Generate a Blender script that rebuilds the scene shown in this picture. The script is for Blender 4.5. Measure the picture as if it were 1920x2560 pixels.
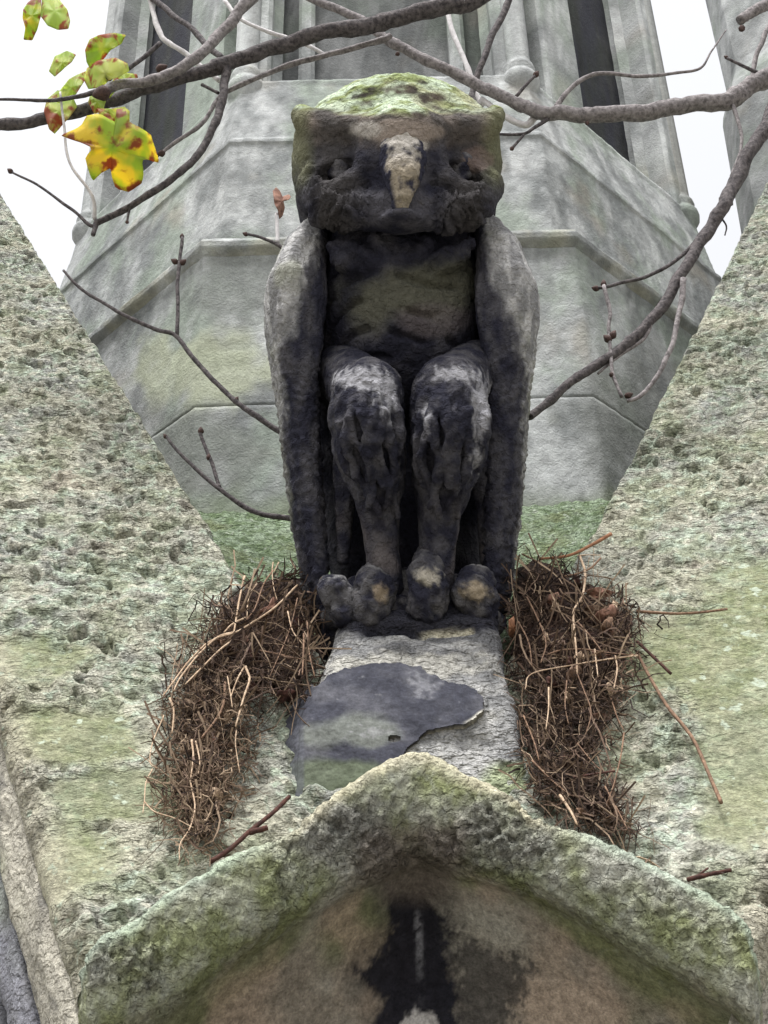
import bpy, bmesh, math, random
import numpy as np
from mathutils import Matrix, Vector

# ------------------------------------------------------------------ clear
for o in list(bpy.data.objects): bpy.data.objects.remove(o)
scene = bpy.context.scene
COL = scene.collection
rng = np.random.default_rng(7); random.seed(7)

# ------------------------------------------------------------------ camera
FPX = 3500.0; W0, H0 = 1920.0, 2560.0
PITCH, ROLL = math.radians(33.0), math.radians(-1.5)
CAM = np.array([0.0, 0.0, 1.6])
cm = Matrix.Translation(Vector(CAM)) @ Matrix.Rotation(math.pi/2+PITCH, 4, 'X') @ Matrix.Rotation(ROLL, 4, 'Z')
cd = bpy.data.cameras.new('camera'); cam = bpy.data.objects.new('camera', cd); COL.objects.link(cam)
cam.matrix_world = cm
cd.sensor_fit = 'VERTICAL'; cd.sensor_height = 36.0; cd.sensor_width = 27.0
cd.lens = FPX/H0*36.0; cd.clip_start = 0.05; cd.clip_end = 3000
scene.camera = cam
RM = np.array(cm.to_3x3())

# ------------------------------------------------------------------ sky, sun, exposure
SUN_EL, SUN_AZ = math.radians(72), math.radians(205)      # azimuth measured from +Y clockwise
w = bpy.data.worlds.new('World'); scene.world = w; w.use_nodes = True
nt = w.node_tree; nt.nodes.clear()
sky = nt.nodes.new('ShaderNodeTexSky'); sky.sky_type = 'NISHITA'; sky.sun_disc = False
sky.sun_elevation = SUN_EL; sky.sun_rotation = SUN_AZ; sky.dust_density = 4.0; sky.air_density = 1.0
hs = nt.nodes.new('ShaderNodeHueSaturation'); hs.inputs['Saturation'].default_value = 0.10
bg = nt.nodes.new('ShaderNodeBackground'); bg.inputs['Strength'].default_value = 0.12
wo = nt.nodes.new('ShaderNodeOutputWorld')
nt.links.new(sky.outputs[0], hs.inputs['Color']); nt.links.new(hs.outputs[0], bg.inputs[0]); nt.links.new(bg.outputs[0], wo.inputs[0])
sl = bpy.data.lights.new('sun', 'SUN'); sl.energy = 1.5; sl.angle = math.radians(14); sl.color = (1, .99, .975)
so = bpy.data.objects.new('sun', sl); COL.objects.link(so)
sd = Vector((math.sin(SUN_AZ)*math.cos(SUN_EL), math.cos(SUN_AZ)*math.cos(SUN_EL), math.sin(SUN_EL)))
so.rotation_euler = (-sd).to_track_quat('-Z', 'Y').to_euler(); so.location = (0, -3, 9)
scene.view_settings.view_transform = 'Standard'; scene.view_settings.look = 'None'
scene.view_settings.exposure = 1.52; scene.view_settings.gamma = 1.0

# ------------------------------------------------------------------ pixel helpers
def ray(px, py):
    return RM @ np.array([(px-W0/2)/FPX, (H0/2-py)/FPX, -1.0])
def atY(px, py, Y):                      # point of that pixel's ray on the vertical plane y = Y
    d = ray(px, py); return CAM + d*(Y-CAM[1])/d[1]
def onplane(px, py, p0, n):
    d = ray(px, py); return CAM + d*(np.dot(p0-CAM, n)/np.dot(d, n))
def proj(P):
    q = (np.atleast_2d(P)-CAM) @ RM
    return W0/2 + FPX*q[:, 0]/-q[:, 2], H0/2 - FPX*q[:, 1]/-q[:, 2]
def mpp(P):                              # metres per photo pixel at a point
    return -((np.asarray(P)-CAM) @ RM)[2]/FPX
def unit(v): v = np.asarray(v, float); return v/np.linalg.norm(v)

# ------------------------------------------------------------------ noise (numpy)
_perm = np.concatenate([rng.permutation(256)]*3)
_g = rng.normal(size=(256, 3)); _g /= np.linalg.norm(_g, axis=1)[:, None]
def perlin(P):
    P = np.asarray(P, float); i = np.floor(P).astype(int); f = P-i; i &= 255
    u = f*f*f*(f*(f*6-15)+10); out = np.zeros(len(P))
    for dx in (0, 1):
        for dy in (0, 1):
            for dz in (0, 1):
                h = _perm[_perm[_perm[(i[:, 0]+dx) & 255]+((i[:, 1]+dy) & 255)]+((i[:, 2]+dz) & 255)] & 255
                g = _g[h]
                dot = g[:, 0]*(f[:, 0]-dx)+g[:, 1]*(f[:, 1]-dy)+g[:, 2]*(f[:, 2]-dz)
                out += dot*(u[:, 0] if dx else 1-u[:, 0])*(u[:, 1] if dy else 1-u[:, 1])*(u[:, 2] if dz else 1-u[:, 2])
    return out*1.6
def fbm(P, s=1.0, o=4, off=0.0, r=0.5):
    s = np.asarray(s, float); a = 1.0; t = np.zeros(len(P)); n = 0
    for k in range(o):
        t += a*perlin(np.asarray(P)*s*(2.03**k)+off+k*17.3); n += a; a *= r
    return t/n
def sstep(a, b, x):
    t = np.clip((x-a)/(b-a), 0, 1); return t*t*(3-2*t)
def mix(a, b, t):
    t = np.asarray(t)[:, None]; return np.asarray(a)*(1-t)+np.asarray(b)*t
def inpoly(px, py, poly):
    c = np.zeros(len(px), bool); n = len(poly); j = n-1
    for i in range(n):
        xi, yi = poly[i]; xj, yj = poly[j]
        if yi != yj:
            c ^= ((yi > py) != (yj > py)) & (px < (xj-xi)*(py-yi)/(yj-yi)+xi)
        j = i
    return c
def polydist(px, py, poly):              # signed distance in pixels, positive inside
    d = np.full(len(px), 1e9); n = len(poly)
    for i in range(n):
        a = np.array(poly[i], float); b = np.array(poly[(i+1) % n], float); ab = b-a
        t = np.clip(((px-a[0])*ab[0]+(py-a[1])*ab[1])/max(ab@ab, 1e-9), 0, 1)
        d = np.minimum(d, np.hypot(px-a[0]-t*ab[0], py-a[1]-t*ab[1]))
    return np.where(inpoly(px, py, poly), d, -d)
def blob(px, py, cx, cy, rx, ry):
    return np.clip(1-np.hypot((px-cx)/rx, (py-cy)/ry), 0, 1)

# ------------------------------------------------------------------ objects
def thing(name, label, cat, loc=(0, 0, 0), group=None):
    o = bpy.data.objects.new(name, None); COL.objects.link(o); o.location = tuple(loc); o.empty_display_size = .05
    o['label'] = label; o['category'] = cat
    if group: o['group'] = group
    return o
def tag(o, label, cat, group=None):
    o['label'] = label; o['category'] = cat
    if group: o['group'] = group
    return o
def root_loc(p):
    v = np.zeros(3)
    while p is not None: v += np.array(p.location); p = p.parent
    return v
def mesh_obj(name, V, F, mat, parent=None, col=None, rgh=None, smooth=True, kind=None, label=None):
    """V in world space; the object's origin is its parent's, or the mesh's own base."""
    V = np.asarray(V, float)
    o_loc = np.zeros(3)
    if parent is None:
        o_loc = np.array([V[:, 0].mean(), V[:, 1].mean(), V[:, 2].min()])
    else: o_loc = root_loc(parent)
    me = bpy.data.meshes.new(name)
    Vl = V-o_loc
    F = F.tolist() if isinstance(F, np.ndarray) else F
    me.from_pydata(Vl.tolist(), [], F); me.update()
    if col is not None:
        a = me.attributes.new('alb', 'FLOAT_COLOR', 'POINT')
        c4 = np.ones((len(V), 4), np.float32); c4[:, :3] = np.clip(col, 0.004, 0.9)
        if rgh is not None: c4[:, 3] = rgh
        a.data.foreach_set('color', c4.ravel())
    if smooth: me.polygons.foreach_set('use_smooth', np.ones(len(me.polygons), bool))
    me.materials.append(mat)
    o = bpy.data.objects.new(name, me); COL.objects.link(o)
    if parent is None: o.location = tuple(o_loc)
    else: o.parent = parent
    if kind: o['kind'] = kind
    if label: o['label'] = label
    return o
def grid_faces(nu, nv, wrap=False):
    i, j = np.meshgrid(np.arange(nu-1), np.arange(nv-1), indexing='ij')
    a = i*nv+j
    return np.stack([a, a+nv, a+nv+1, a+1], -1).reshape(-1, 4)
def grid_normals(G):
    du = np.gradient(G, axis=0); dv = np.gradient(G, axis=1)
    n = np.cross(du, dv); return n/np.maximum(np.linalg.norm(n, axis=2, keepdims=True), 1e-12)
def resample(pts, n):
    pts = np.asarray(pts, float); d = np.r_[0, np.cumsum(np.linalg.norm(np.diff(pts, axis=0), axis=1))]
    t = np.linspace(0, d[-1], n); return np.stack([np.interp(t, d, pts[:, k]) for k in range(pts.shape[1])], 1)
def catmull(pts, n=6):
    P = np.asarray(pts, float)
    if len(P) < 3: return resample(P, n+1)
    E = np.vstack([2*P[0]-P[1], P, 2*P[-1]-P[-2]]); out = []
    for i in range(1, len(E)-2):
        for t in np.linspace(0, 1, n, endpoint=False):
            a, b, c, d = E[i-1], E[i], E[i+1], E[i+2]
            out.append(.5*((2*b)+(-a+c)*t+(2*a-5*b+4*c-d)*t*t+(-a+3*b-3*c+d)*t**3))
    out.append(P[-1]); return np.array(out)
def face_out(V, F, ref):                # flip winding so faces look toward ref
    a, b, c = V[F[:, 0]], V[F[:, 1]], V[F[:, 2]]
    n = np.cross(b-a, c-a); s = np.sum(n*(np.asarray(ref)-a), 1).sum()
    return F if s > 0 else F[:, ::-1]
def tube(path, rad, seg=8, jit=0.0, cap=True):
    P = np.asarray(path, float); rad = np.broadcast_to(rad, (len(P),)).astype(float)
    T = np.gradient(P, axis=0); T /= np.maximum(np.linalg.norm(T, axis=1)[:, None], 1e-9)
    ref = np.array([.31, .87, .2]); V = []
    for i in range(len(P)):
        a = np.cross(T[i], ref); a /= max(np.linalg.norm(a), 1e-9); b = np.cross(T[i], a)
        an = np.arange(seg)*2*math.pi/seg
        r = rad[i]*(1+jit*rng.normal(size=seg))
        V.append(P[i]+np.cos(an)[:, None]*r[:, None]*a+np.sin(an)[:, None]*r[:, None]*b)
    V = np.vstack(V); F = []
    for i in range(len(P)-1):
        for k in range(seg):
            k2 = (k+1) % seg
            F.append([i*seg+k, i*seg+k2, (i+1)*seg+k2, (i+1)*seg+k])
    if cap:
        F.append(list(range(seg))[::-1]); F.append([(len(P)-1)*seg+k for k in range(seg)])
    return V, F
def join(parts):
    V, F, o = [], [], 0
    for v, f in parts:
        V.append(v); F += [[i+o for i in q] for q in f]; o += len(v)
    return np.vstack(V), F

# ------------------------------------------------------------------ materials
def nodes(mat):
    mat.use_nodes = True; t = mat.node_tree; t.nodes.clear(); return t
def mat_attr(name, var=.35, scale=60, bump=.5, bdist=.004, rough=.93, spec=.15, speck=None, fine=260, zs=1.0, scallop=None):
    """albedo from the mesh's own colour attribute, broken up by procedural noise, with fine relief"""
    m = bpy.data.materials.new(name); t = nodes(m); N = t.nodes.new; L = t.links.new
    at = N('ShaderNodeAttribute'); at.attribute_name = 'alb'
    ge = N('ShaderNodeNewGeometry')
    n1 = N('ShaderNodeTexNoise'); n1.inputs['Scale'].default_value = scale; n1.inputs['Detail'].default_value = 8; n1.inputs['Roughness'].default_value = .68
    n2 = N('ShaderNodeTexNoise'); n2.inputs['Scale'].default_value = fine; n2.inputs['Detail'].default_value = 4
    mp = N('ShaderNodeMapping'); mp.inputs['Scale'].default_value = (1, 1, zs); L(ge.outputs['Position'], mp.inputs['Vector'])
    L(mp.outputs[0], n1.inputs['Vector']); L(mp.outputs[0], n2.inputs['Vector'])
    r1 = N('ShaderNodeMapRange'); r1.inputs['From Min'].default_value = .3; r1.inputs['From Max'].default_value = .7
    r1.inputs['To Min'].default_value = 1-var; r1.inputs['To Max'].default_value = 1+var
    L(n1.outputs['Fac'], r1.inputs['Value'])
    r2 = N('ShaderNodeMapRange'); r2.inputs['From Min'].default_value = .3; r2.inputs['From Max'].default_value = .7
    r2.inputs['To Min'].default_value = 1-var*.5; r2.inputs['To Max'].default_value = 1+var*.5
    L(n2.outputs['Fac'], r2.inputs['Value'])
    mu = N('ShaderNodeMath'); mu.operation = 'MULTIPLY'; L(r1.outputs[0], mu.inputs[0]); L(r2.outputs[0], mu.inputs[1])
    vm = N('ShaderNodeVectorMath'); vm.operation = 'SCALE'; L(at.outputs['Color'], vm.inputs[0]); L(mu.outputs[0], vm.inputs['Scale'])
    colout = vm.outputs[0]
    if speck:
        vo = N('ShaderNodeTexNoise'); vo.inputs['Scale'].default_value = speck[0]; vo.inputs['Detail'].default_value = 3
        L(ge.outputs['Position'], vo.inputs['Vector'])
        rr = N('ShaderNodeMapRange'); rr.inputs['From Min'].default_value = speck[1]; rr.inputs['From Max'].default_value = speck[1]+.06
        L(vo.outputs['Fac'], rr.inputs['Value'])
        mx = N('ShaderNodeMix'); mx.data_type = 'RGBA'; L(rr.outputs[0], mx.inputs['Factor'])
        L(colout, mx.inputs['A']); mx.inputs['B'].default_value = (*speck[2], 1); colout = mx.outputs['Result']
    p = N('ShaderNodeBsdfPrincipled'); p.inputs['Roughness'].default_value = rough; p.inputs['Specular IOR Level'].default_value = spec
    L(colout, p.inputs['Base Color'])
    ad = N('ShaderNodeMath'); ad.operation = 'ADD'; L(n1.outputs['Fac'], ad.inputs[0])
    s2 = N('ShaderNodeMath'); s2.operation = 'MULTIPLY'; s2.inputs[1].default_value = .35; L(n2.outputs['Fac'], s2.inputs[0]); L(s2.outputs[0], ad.inputs[1])
    b = N('ShaderNodeBump'); b.inputs['Strength'].default_value = bump; b.inputs['Distance'].default_value = bdist
    L(ad.outputs[0], b.inputs['Height']); L(b.outputs[0], p.inputs['Normal'])
    if scallop:                          # crumbly plateaus with sharp undercut sides, wider than tall; strength from the mesh's roughness (alpha)
        sc_, sz_, dist_ = scallop
        mq = N('ShaderNodeMapping'); mq.inputs['Scale'].default_value = (1, 1, sz_); L(ge.outputs['Position'], mq.inputs['Vector'])
        hs_ = None
        for k_, w_ in ((1.0, 1.0), (2.1, .45)):
            nq = N('ShaderNodeTexNoise'); nq.inputs['Scale'].default_value = sc_*k_; nq.inputs['Detail'].default_value = 2.5; nq.inputs['Distortion'].default_value = .4
            L(mq.outputs[0], nq.inputs['Vector'])
            rq = N('ShaderNodeMapRange'); rq.interpolation_type = 'SMOOTHSTEP'; rq.inputs['From Min'].default_value = .40; rq.inputs['From Max'].default_value = .60; rq.inputs['To Max'].default_value = w_
            L(nq.outputs['Fac'], rq.inputs['Value'])
            if hs_ is None: hs_ = rq.outputs[0]
            else:
                aq = N('ShaderNodeMath'); aq.operation = 'ADD'; L(hs_, aq.inputs[0]); L(rq.outputs[0], aq.inputs[1]); hs_ = aq.outputs[0]
        mm = N('ShaderNodeMath'); mm.operation = 'MULTIPLY'; L(hs_, mm.inputs[0]); L(at.outputs['Alpha'], mm.inputs[1])
        b2 = N('ShaderNodeBump'); b2.inputs['Strength'].default_value = 1.0; b2.inputs['Distance'].default_value = dist_
        L(mm.outputs[0], b2.inputs['Height']); L(b2.outputs[0], b.inputs['Normal'])
    o = N('ShaderNodeOutputMaterial'); L(p.outputs[0], o.inputs['Surface'])
    return m
def mat_plain(name, c1, c2, scale=40, rough=.85, bump=.3, bdist=.002, spec=.2, stretch=(1, 1, 1), lo=.35, hi=.65):
    m = bpy.data.materials.new(name); t = nodes(m); N = t.nodes.new; L = t.links.new
    ge = N('ShaderNodeNewGeometry'); mp = N('ShaderNodeMapping'); mp.inputs['Scale'].default_value = stretch
    L(ge.outputs['Position'], mp.inputs['Vector'])
    n1 = N('ShaderNodeTexNoise'); n1.inputs['Scale'].default_value = scale; n1.inputs['Detail'].default_value = 6; n1.inputs['Roughness'].default_value = .65
    L(mp.outputs[0], n1.inputs['Vector'])
    cr = N('ShaderNodeValToRGB'); cr.color_ramp.elements[0].color = (*c1, 1); cr.color_ramp.elements[1].color = (*c2, 1)
    cr.color_ramp.elements[0].position = lo; cr.color_ramp.elements[1].position = hi
    L(n1.outputs['Fac'], cr.inputs['Fac'])
    p = N('ShaderNodeBsdfPrincipled'); p.inputs['Roughness'].default_value = rough; p.inputs['Specular IOR Level'].default_value = spec
    L(cr.outputs[0], p.inputs['Base Color'])
    b = N('ShaderNodeBump'); b.inputs['Strength'].default_value = bump; b.inputs['Distance'].default_value = bdist
    L(n1.outputs['Fac'], b.inputs['Height']); L(b.outputs[0], p.inputs['Normal'])
    o = N('ShaderNodeOutputMaterial'); L(p.outputs[0], o.inputs['Surface'])
    return m
def mat_leaf(name, c_green, c_yel, c_rust, seed, rust_lo=.56, trans=.75):
    m = bpy.data.materials.new(name); t = nodes(m); N = t.nodes.new; L = t.links.new
    ge = N('ShaderNodeNewGeometry'); mp = N('ShaderNodeMapping'); mp.inputs['Location'].default_value = (seed, seed*.7, seed*1.3)
    L(ge.outputs['Position'], mp.inputs['Vector'])
    n1 = N('ShaderNodeTexNoise'); n1.inputs['Scale'].default_value = 14; n1.inputs['Detail'].default_value = 3
    n2 = N('ShaderNodeTexNoise'); n2.inputs['Scale'].default_value = 26; n2.inputs['Detail'].default_value = 5
    L(mp.outputs[0], n1.inputs['Vector']); L(mp.outputs[0], n2.inputs['Vector'])
    at = N('ShaderNodeAttribute'); at.attribute_name = 'alb'     # r: closeness to the leaf edge
    r1 = N('ShaderNodeMapRange'); r1.inputs['From Min'].default_value = .42; r1.inputs['From Max'].default_value = .58; L(n1.outputs['Fac'], r1.inputs['Value'])
    mx = N('ShaderNodeMix'); mx.data_type = 'RGBA'; L(r1.outputs[0], mx.inputs['Factor']); mx.inputs['A'].default_value = (*c_green, 1); mx.inputs['B'].default_value = (*c_yel, 1)
    ad = N('ShaderNodeMath'); ad.operation = 'MULTIPLY_ADD'; L(at.outputs['Color'], ad.inputs[0]); ad.inputs[1].default_value = .16; L(n2.outputs['Fac'], ad.inputs[2])
    r2 = N('ShaderNodeMapRange'); r2.inputs['From Min'].default_value = rust_lo; r2.inputs['From Max'].default_value = rust_lo+.09; L(ad.outputs[0], r2.inputs['Value'])
    m2 = N('ShaderNodeMix'); m2.data_type = 'RGBA'; L(r2.outputs[0], m2.inputs['Factor']); L(mx.outputs['Result'], m2.inputs['A']); m2.inputs['B'].default_value = (*c_rust, 1)
    p = N('ShaderNodeBsdfPrincipled'); p.inputs['Roughness'].default_value = .6; L(m2.outputs['Result'], p.inputs['Base Color'])
    tr = N('ShaderNodeBsdfTranslucent'); L(m2.outputs['Result'], tr.inputs['Color'])
    ms = N('ShaderNodeMixShader'); ms.inputs[0].default_value = trans; L(p.outputs[0], ms.inputs[1]); L(tr.outputs[0], ms.inputs[2])
    o = N('ShaderNodeOutputMaterial'); L(ms.outputs[0], o.inputs['Surface'])
    return m

M_MOSS = mat_attr('lichened_coping_stone', var=.45, scale=90, bump=.7, bdist=.006, fine=260, zs=1.8, scallop=(42, 2.1, .0115), speck=(38, .63, (.33, .37, .29)))
M_TUR = mat_attr('pale_ashlar', var=.2, scale=26, bump=.45, bdist=.004, fine=190, scallop=(95, 1.0, .0005))
M_OWL = mat_attr('sooted_carved_stone', var=.24, scale=95, bump=.5, bdist=.003, spec=.06, rough=.97, scallop=(75, 1.0, .002))
M_PED = mat_attr('weathered_pedestal_stone', var=.32, scale=95, bump=.5, bdist=.003, scallop=(55, 1.6, .005))
M_CRUST = mat_attr('black_crust_skin', var=.3, scale=80, bump=.5, bdist=.003, spec=.12, rough=.85)
M_HOOD = mat_attr('algae_hood_stone', var=.42, scale=75, bump=.8, bdist=.006, fine=260, scallop=(60, 1.2, .008))
M_BARKD = mat_plain('dark_bark', (.03, .026, .028), (.12, .105, .105), 95, bump=1.0, bdist=.006)
M_BARKL = mat_plain('pale_bark', (.09, .08, .08), (.27, .245, .245), 85, bump=.9, bdist=.005)
M_BARKW = mat_plain('lightest_bark', (.38, .36, .36), (.55, .53, .53), 70, bump=.3)
M_BUD = mat_plain('bud_scale', (.035, .024, .022), (.085, .052, .045), 200)
M_TWIG = mat_plain('dry_twig', (.09, .055, .038), (.25, .155, .10), 150)
M_STRAW = mat_plain('straw_root', (.27, .18, .115), (.50, .38, .27), 120)
M_FIBRE = mat_plain('brown_rootlets', (.04, .024, .02), (.15, .085, .065), 45, bump=0)
M_TAN = mat_plain('tan_rootlets', (.13, .08, .05), (.32, .21, .135), 45, bump=0)
M_DEAD = mat_plain('dead_leaf_brown', (.12, .06, .045), (.32, .18, .13), 60)
M_ORANGE = mat_plain('orange_twig', (.17, .08, .045), (.31, .155, .085), 100)
M_DARKTWIG = mat_plain('wet_dark_twig', (.025, .013, .011), (.09, .04, .03), 120)
M_GROUND = mat_plain('worn_paving', (.16, .15, .13), (.26, .25, .22), 3, bump=.4, bdist=.01)

# palette (linear albedos)
CREAM = np.array([.50, .46, .36]); GREY = np.array([.40, .39, .36]); DGREY = np.array([.20, .20, .19]); GREEN = np.array([.20, .24, .115])
OLIVE = np.array([.155, .17, .085]); MINT = np.array([.42, .50, .40]); BROWN = np.array([.24, .19, .14]); SOOT = np.array([.018, .018, .0265])
PALE = np.array([.52, .53, .49]); WHITE = np.array([.62, .61, .61]); RUST = np.array([.30, .18, .13])

# ------------------------------------------------------------------ ground
gv = np.array([[-400, -400, 0], [400, -400, 0], [400, 400, 0], [-400, 400, 0]], float)
g = mesh_obj('ground', gv, [[0, 1, 2, 3]], M_GROUND, smooth=False); g['kind'] = 'structure'

# ------------------------------------------------------------------ planes of the two mossy gable slopes
YA = 2.02
A = atY(1050, 1895, YA); BL = atY(285, 2345, YA-.20); BR = atY(1866, 2312, YA-.20)
dL = unit([-.52, .50, 1.065]); dR = unit([.52, .50, 1.065])
nL = unit(np.cross(BL-A, dL)); nL = nL if nL[1] < 0 else -nL
nR = unit(np.cross(BR-A, dR)); nR = nR if nR[1] < 0 else -nR
def pL(px, py): return onplane(px, py, A, nL)
def pR(px, py): return onplane(px, py, A, nR)
print('coping normals', nL, nR)

def coping_colour(P, px, py, smoothm):
    n1 = fbm(P, 5, 4, 3.1); n2 = fbm(P, 14, 4, 9.7); n3 = fbm(P*np.array([1, 1, 1.8]), 34, 4, 21, .6); n4 = fbm(P, 2.6, 3, 33)
    c = mix(np.array([.36, .35, .275]), np.array([.28, .285, .26]), sstep(-.25, .3, n1))
    c = mix(c, np.array([.20, .225, .145]), .7*sstep(-.1, .3, n2+.4*n4))
    c = mix(c, np.array([.40, .46, .37]), .85*sstep(.05, .36, n3+.35*n1+.25*n4))
    c = mix(c, np.array([.52, .50, .41]), .75*sstep(.15, .45, fbm(P*np.array([1, 1, 1.8]), 40, 3, 71)+.3*n1))
    c = mix(c, np.array([.16, .155, .135]), .5*sstep(.16, .45, fbm(P*np.array([1, 1, 2]), 17, 4, 51)))
    c = mix(c, np.array([.24, .18, .15]), .35*sstep(.3, .55, fbm(P, 7, 3, 61)))
    g = mix(np.array([.105, .12, .05]), np.array([.175, .185, .10]), sstep(-.3, .3, fbm(P, 30, 4, 6)))
    c = c*(1-.8*smoothm[:, None])+g*.8*smoothm[:, None]
    return c*1.0
def make_coping(name, pfun, bottom, front_top, back_poly, nrm, nu, nv, parent, side):
    """ruled sheet in the slope's plane: front edge -> back edge, with rolled-over edges"""
    F0, F1 = pfun(*bottom), pfun(*front_top); dn = unit(F1-F0)
    bk = resample([pfun(*back_poly[0])-dn*.035]+[pfun(*q) for q in back_poly], nu); F0 = F0-dn*.035
    fr = resample([F0, F1], nu)
    sL = np.array([-.10, -.06, -.03, -.012, 0.0])
    t = np.linspace(0, 1, nv)
    G = fr[:, None, :]*(1-t)[None, :, None]+bk[:, None, :]*t[None, :, None]
    P = G.reshape(-1, 3); px, py = proj(P)
    low = fbm(P, 3.2, 3, 71)
    if side == 'L':
        sm = np.maximum.reduce([blob(px, py, 190, 1850, 260, 95)*2.0, blob(px, py, 60, 1640, 260, 110)*1.6, blob(px, py, 330, 1990, 300, 90)*2, blob(px, py, 150, 2140, 230, 120)*1.5])
    else:
        sm = np.maximum.reduce([blob(px, py, 1850, 1880, 230, 430)*1.9, blob(px, py, 1660, 1640, 260, 130)*1.5, blob(px, py, 1880, 1500, 200, 200)*1.3])
    sm = .9*sstep(.2, .95, sm+.8*low+.55*fbm(P, 14, 4, 72, .6))
    # bedded, pitted weathering: cells much wider than tall
    warp = np.stack([fbm(P, 9, 3, 5), fbm(P, 9, 3, 15), .6*fbm(P, 9, 3, 25)], 1)*.05
    Q = (P+warp)*np.array([1, 1, 2.1])
    cr = fbm(Q, 24, 5, 7, .62)                                   # crusty grain
    dens = sstep(-.35, .15, fbm(P, 4.5, 3, 83))                  # some areas are eaten away, others sound
    pit = sstep(.30, .60, fbm(Q*1.0, 25, 3, 57, .55)*1.5)*dens
    tt_ = P[:, 2]*19+2.6*fbm(P, 5, 4, 91)+.7*fbm(P, 22, 3, 95)   # bedding: broken little ledges
    fr_ = tt_-np.floor(tt_); led_ = (1-fr_)*sstep(0, .2, fr_)*sstep(.0, .3, fbm(P*np.array([1, 1, 2]), 9, 3, 63))
    Q2 = (P+warp*.45)*np.array([30, 30, 62]); bb = perlin(Q2+3)+.5*perlin(Q2*1.9+21)
    sca_ = sstep(-.35, .35, bb)*(.45+.55*sstep(-.3, .2, fbm(P, 6, 3, 29)))
    h = (1-.92*sm)*(.012*sca_+.010*cr-.024*pit+.010*led_+.004*(1-2*np.abs(perlin(Q*60))))+.0025*fbm(P, 130, 2, 2)*(1-.6*sm)+.008*fbm(P, 5, 3, 8)
    Hq = h.reshape(nu, nv)
    for ax_ in (0, 1):
        Hp = np.pad(Hq, [(1, 1), (0, 0)] if ax_ == 0 else [(0, 0), (1, 1)], mode='edge')
        Hq = (Hp[:-2]+2*Hp[1:-1]+Hp[2:])/4 if ax_ == 0 else (Hp[:, :-2]+2*Hp[:, 1:-1]+Hp[:, 2:])/4
    h = Hq.ravel()
    n = np.tile(nrm, (len(P), 1))
    # edges: chip and roll
    uu = np.repeat(np.linspace(0, 1, nu), nv); vv = np.tile(t, nu)
    wv = np.linalg.norm((bk-fr), axis=1).repeat(nv)
    dfe = vv*wv; dbe = (1-vv)*wv
    r = .05
    h = h-(r-np.sqrt(np.clip(r*r-np.clip(r-dfe, 0, r)**2, 0, None)))*1.0
    r2 = .018
    h = h-(r2-np.sqrt(np.clip(r2*r2-np.clip(r2-dbe, 0, r2)**2, 0, None)))
    V = P+n*h[:, None]
    V[:, 0] += .004*fbm(P, 40, 2, 90)
    G2 = V.reshape(nu, nv, 3)
    col = coping_colour(P, px, py, sm)
    if side == 'L': col = mix(col, CREAM*.72, .7*sstep(.09, .0, dfe+.05*low))
    else: col = mix(col, CREAM*.65, .7*sstep(.07, .0, dfe+.05*low))
    C2 = col.reshape(nu, nv, 3)
    # back skirt: goes straight down behind the slope
    k = np.array([.03, .08, .16])
    sk = G2[:, -1][:, None, :]-nrm[None, None, :]*k[None, :, None]
    G3 = np.concatenate([G2, sk], 1); C3 = np.concatenate([C2, np.repeat(C2[:, -1:], 3, 1)], 1)
    V = G3.reshape(-1, 3); F = face_out(V, grid_faces(nu, nv+3), V.mean(0)+nrm*5)
    rg_ = np.concatenate([(1-.93*sm).reshape(nu, nv), np.zeros((nu, 3))], 1).ravel()*(.4+.6*np.concatenate([dens.reshape(nu, nv), np.zeros((nu, 3))], 1).ravel())
    return mesh_obj('coping_slope', V, F, M_MOSS, parent, C3.reshape(-1, 3), rgh=rg_), fr

gl = thing('stone_gable', 'steep lichen-pitted gable slope rising left of the stone owl', 'gable', BL)
cl, frL = make_coping('coping_slope', pL, (172, 2410), (-405, 420), [(1052, 1885), (820, 1660), (600, 1450), (300, 965), (0, 482), (-200, 160)], nL, 680, 360, gl, 'L')
gr = thing('stone_gable', 'steep lichen-pitted gable slope rising right of the stone owl', 'gable', BR)
cr_, frR = make_coping('coping_slope', pR, (1918, 2390), (2490, 480), [(1048, 1885), (1260, 1660), (1482, 1335), (1700, 905), (1920, 452), (2060, 160)], nR, 680, 360, gr, 'R')

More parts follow.
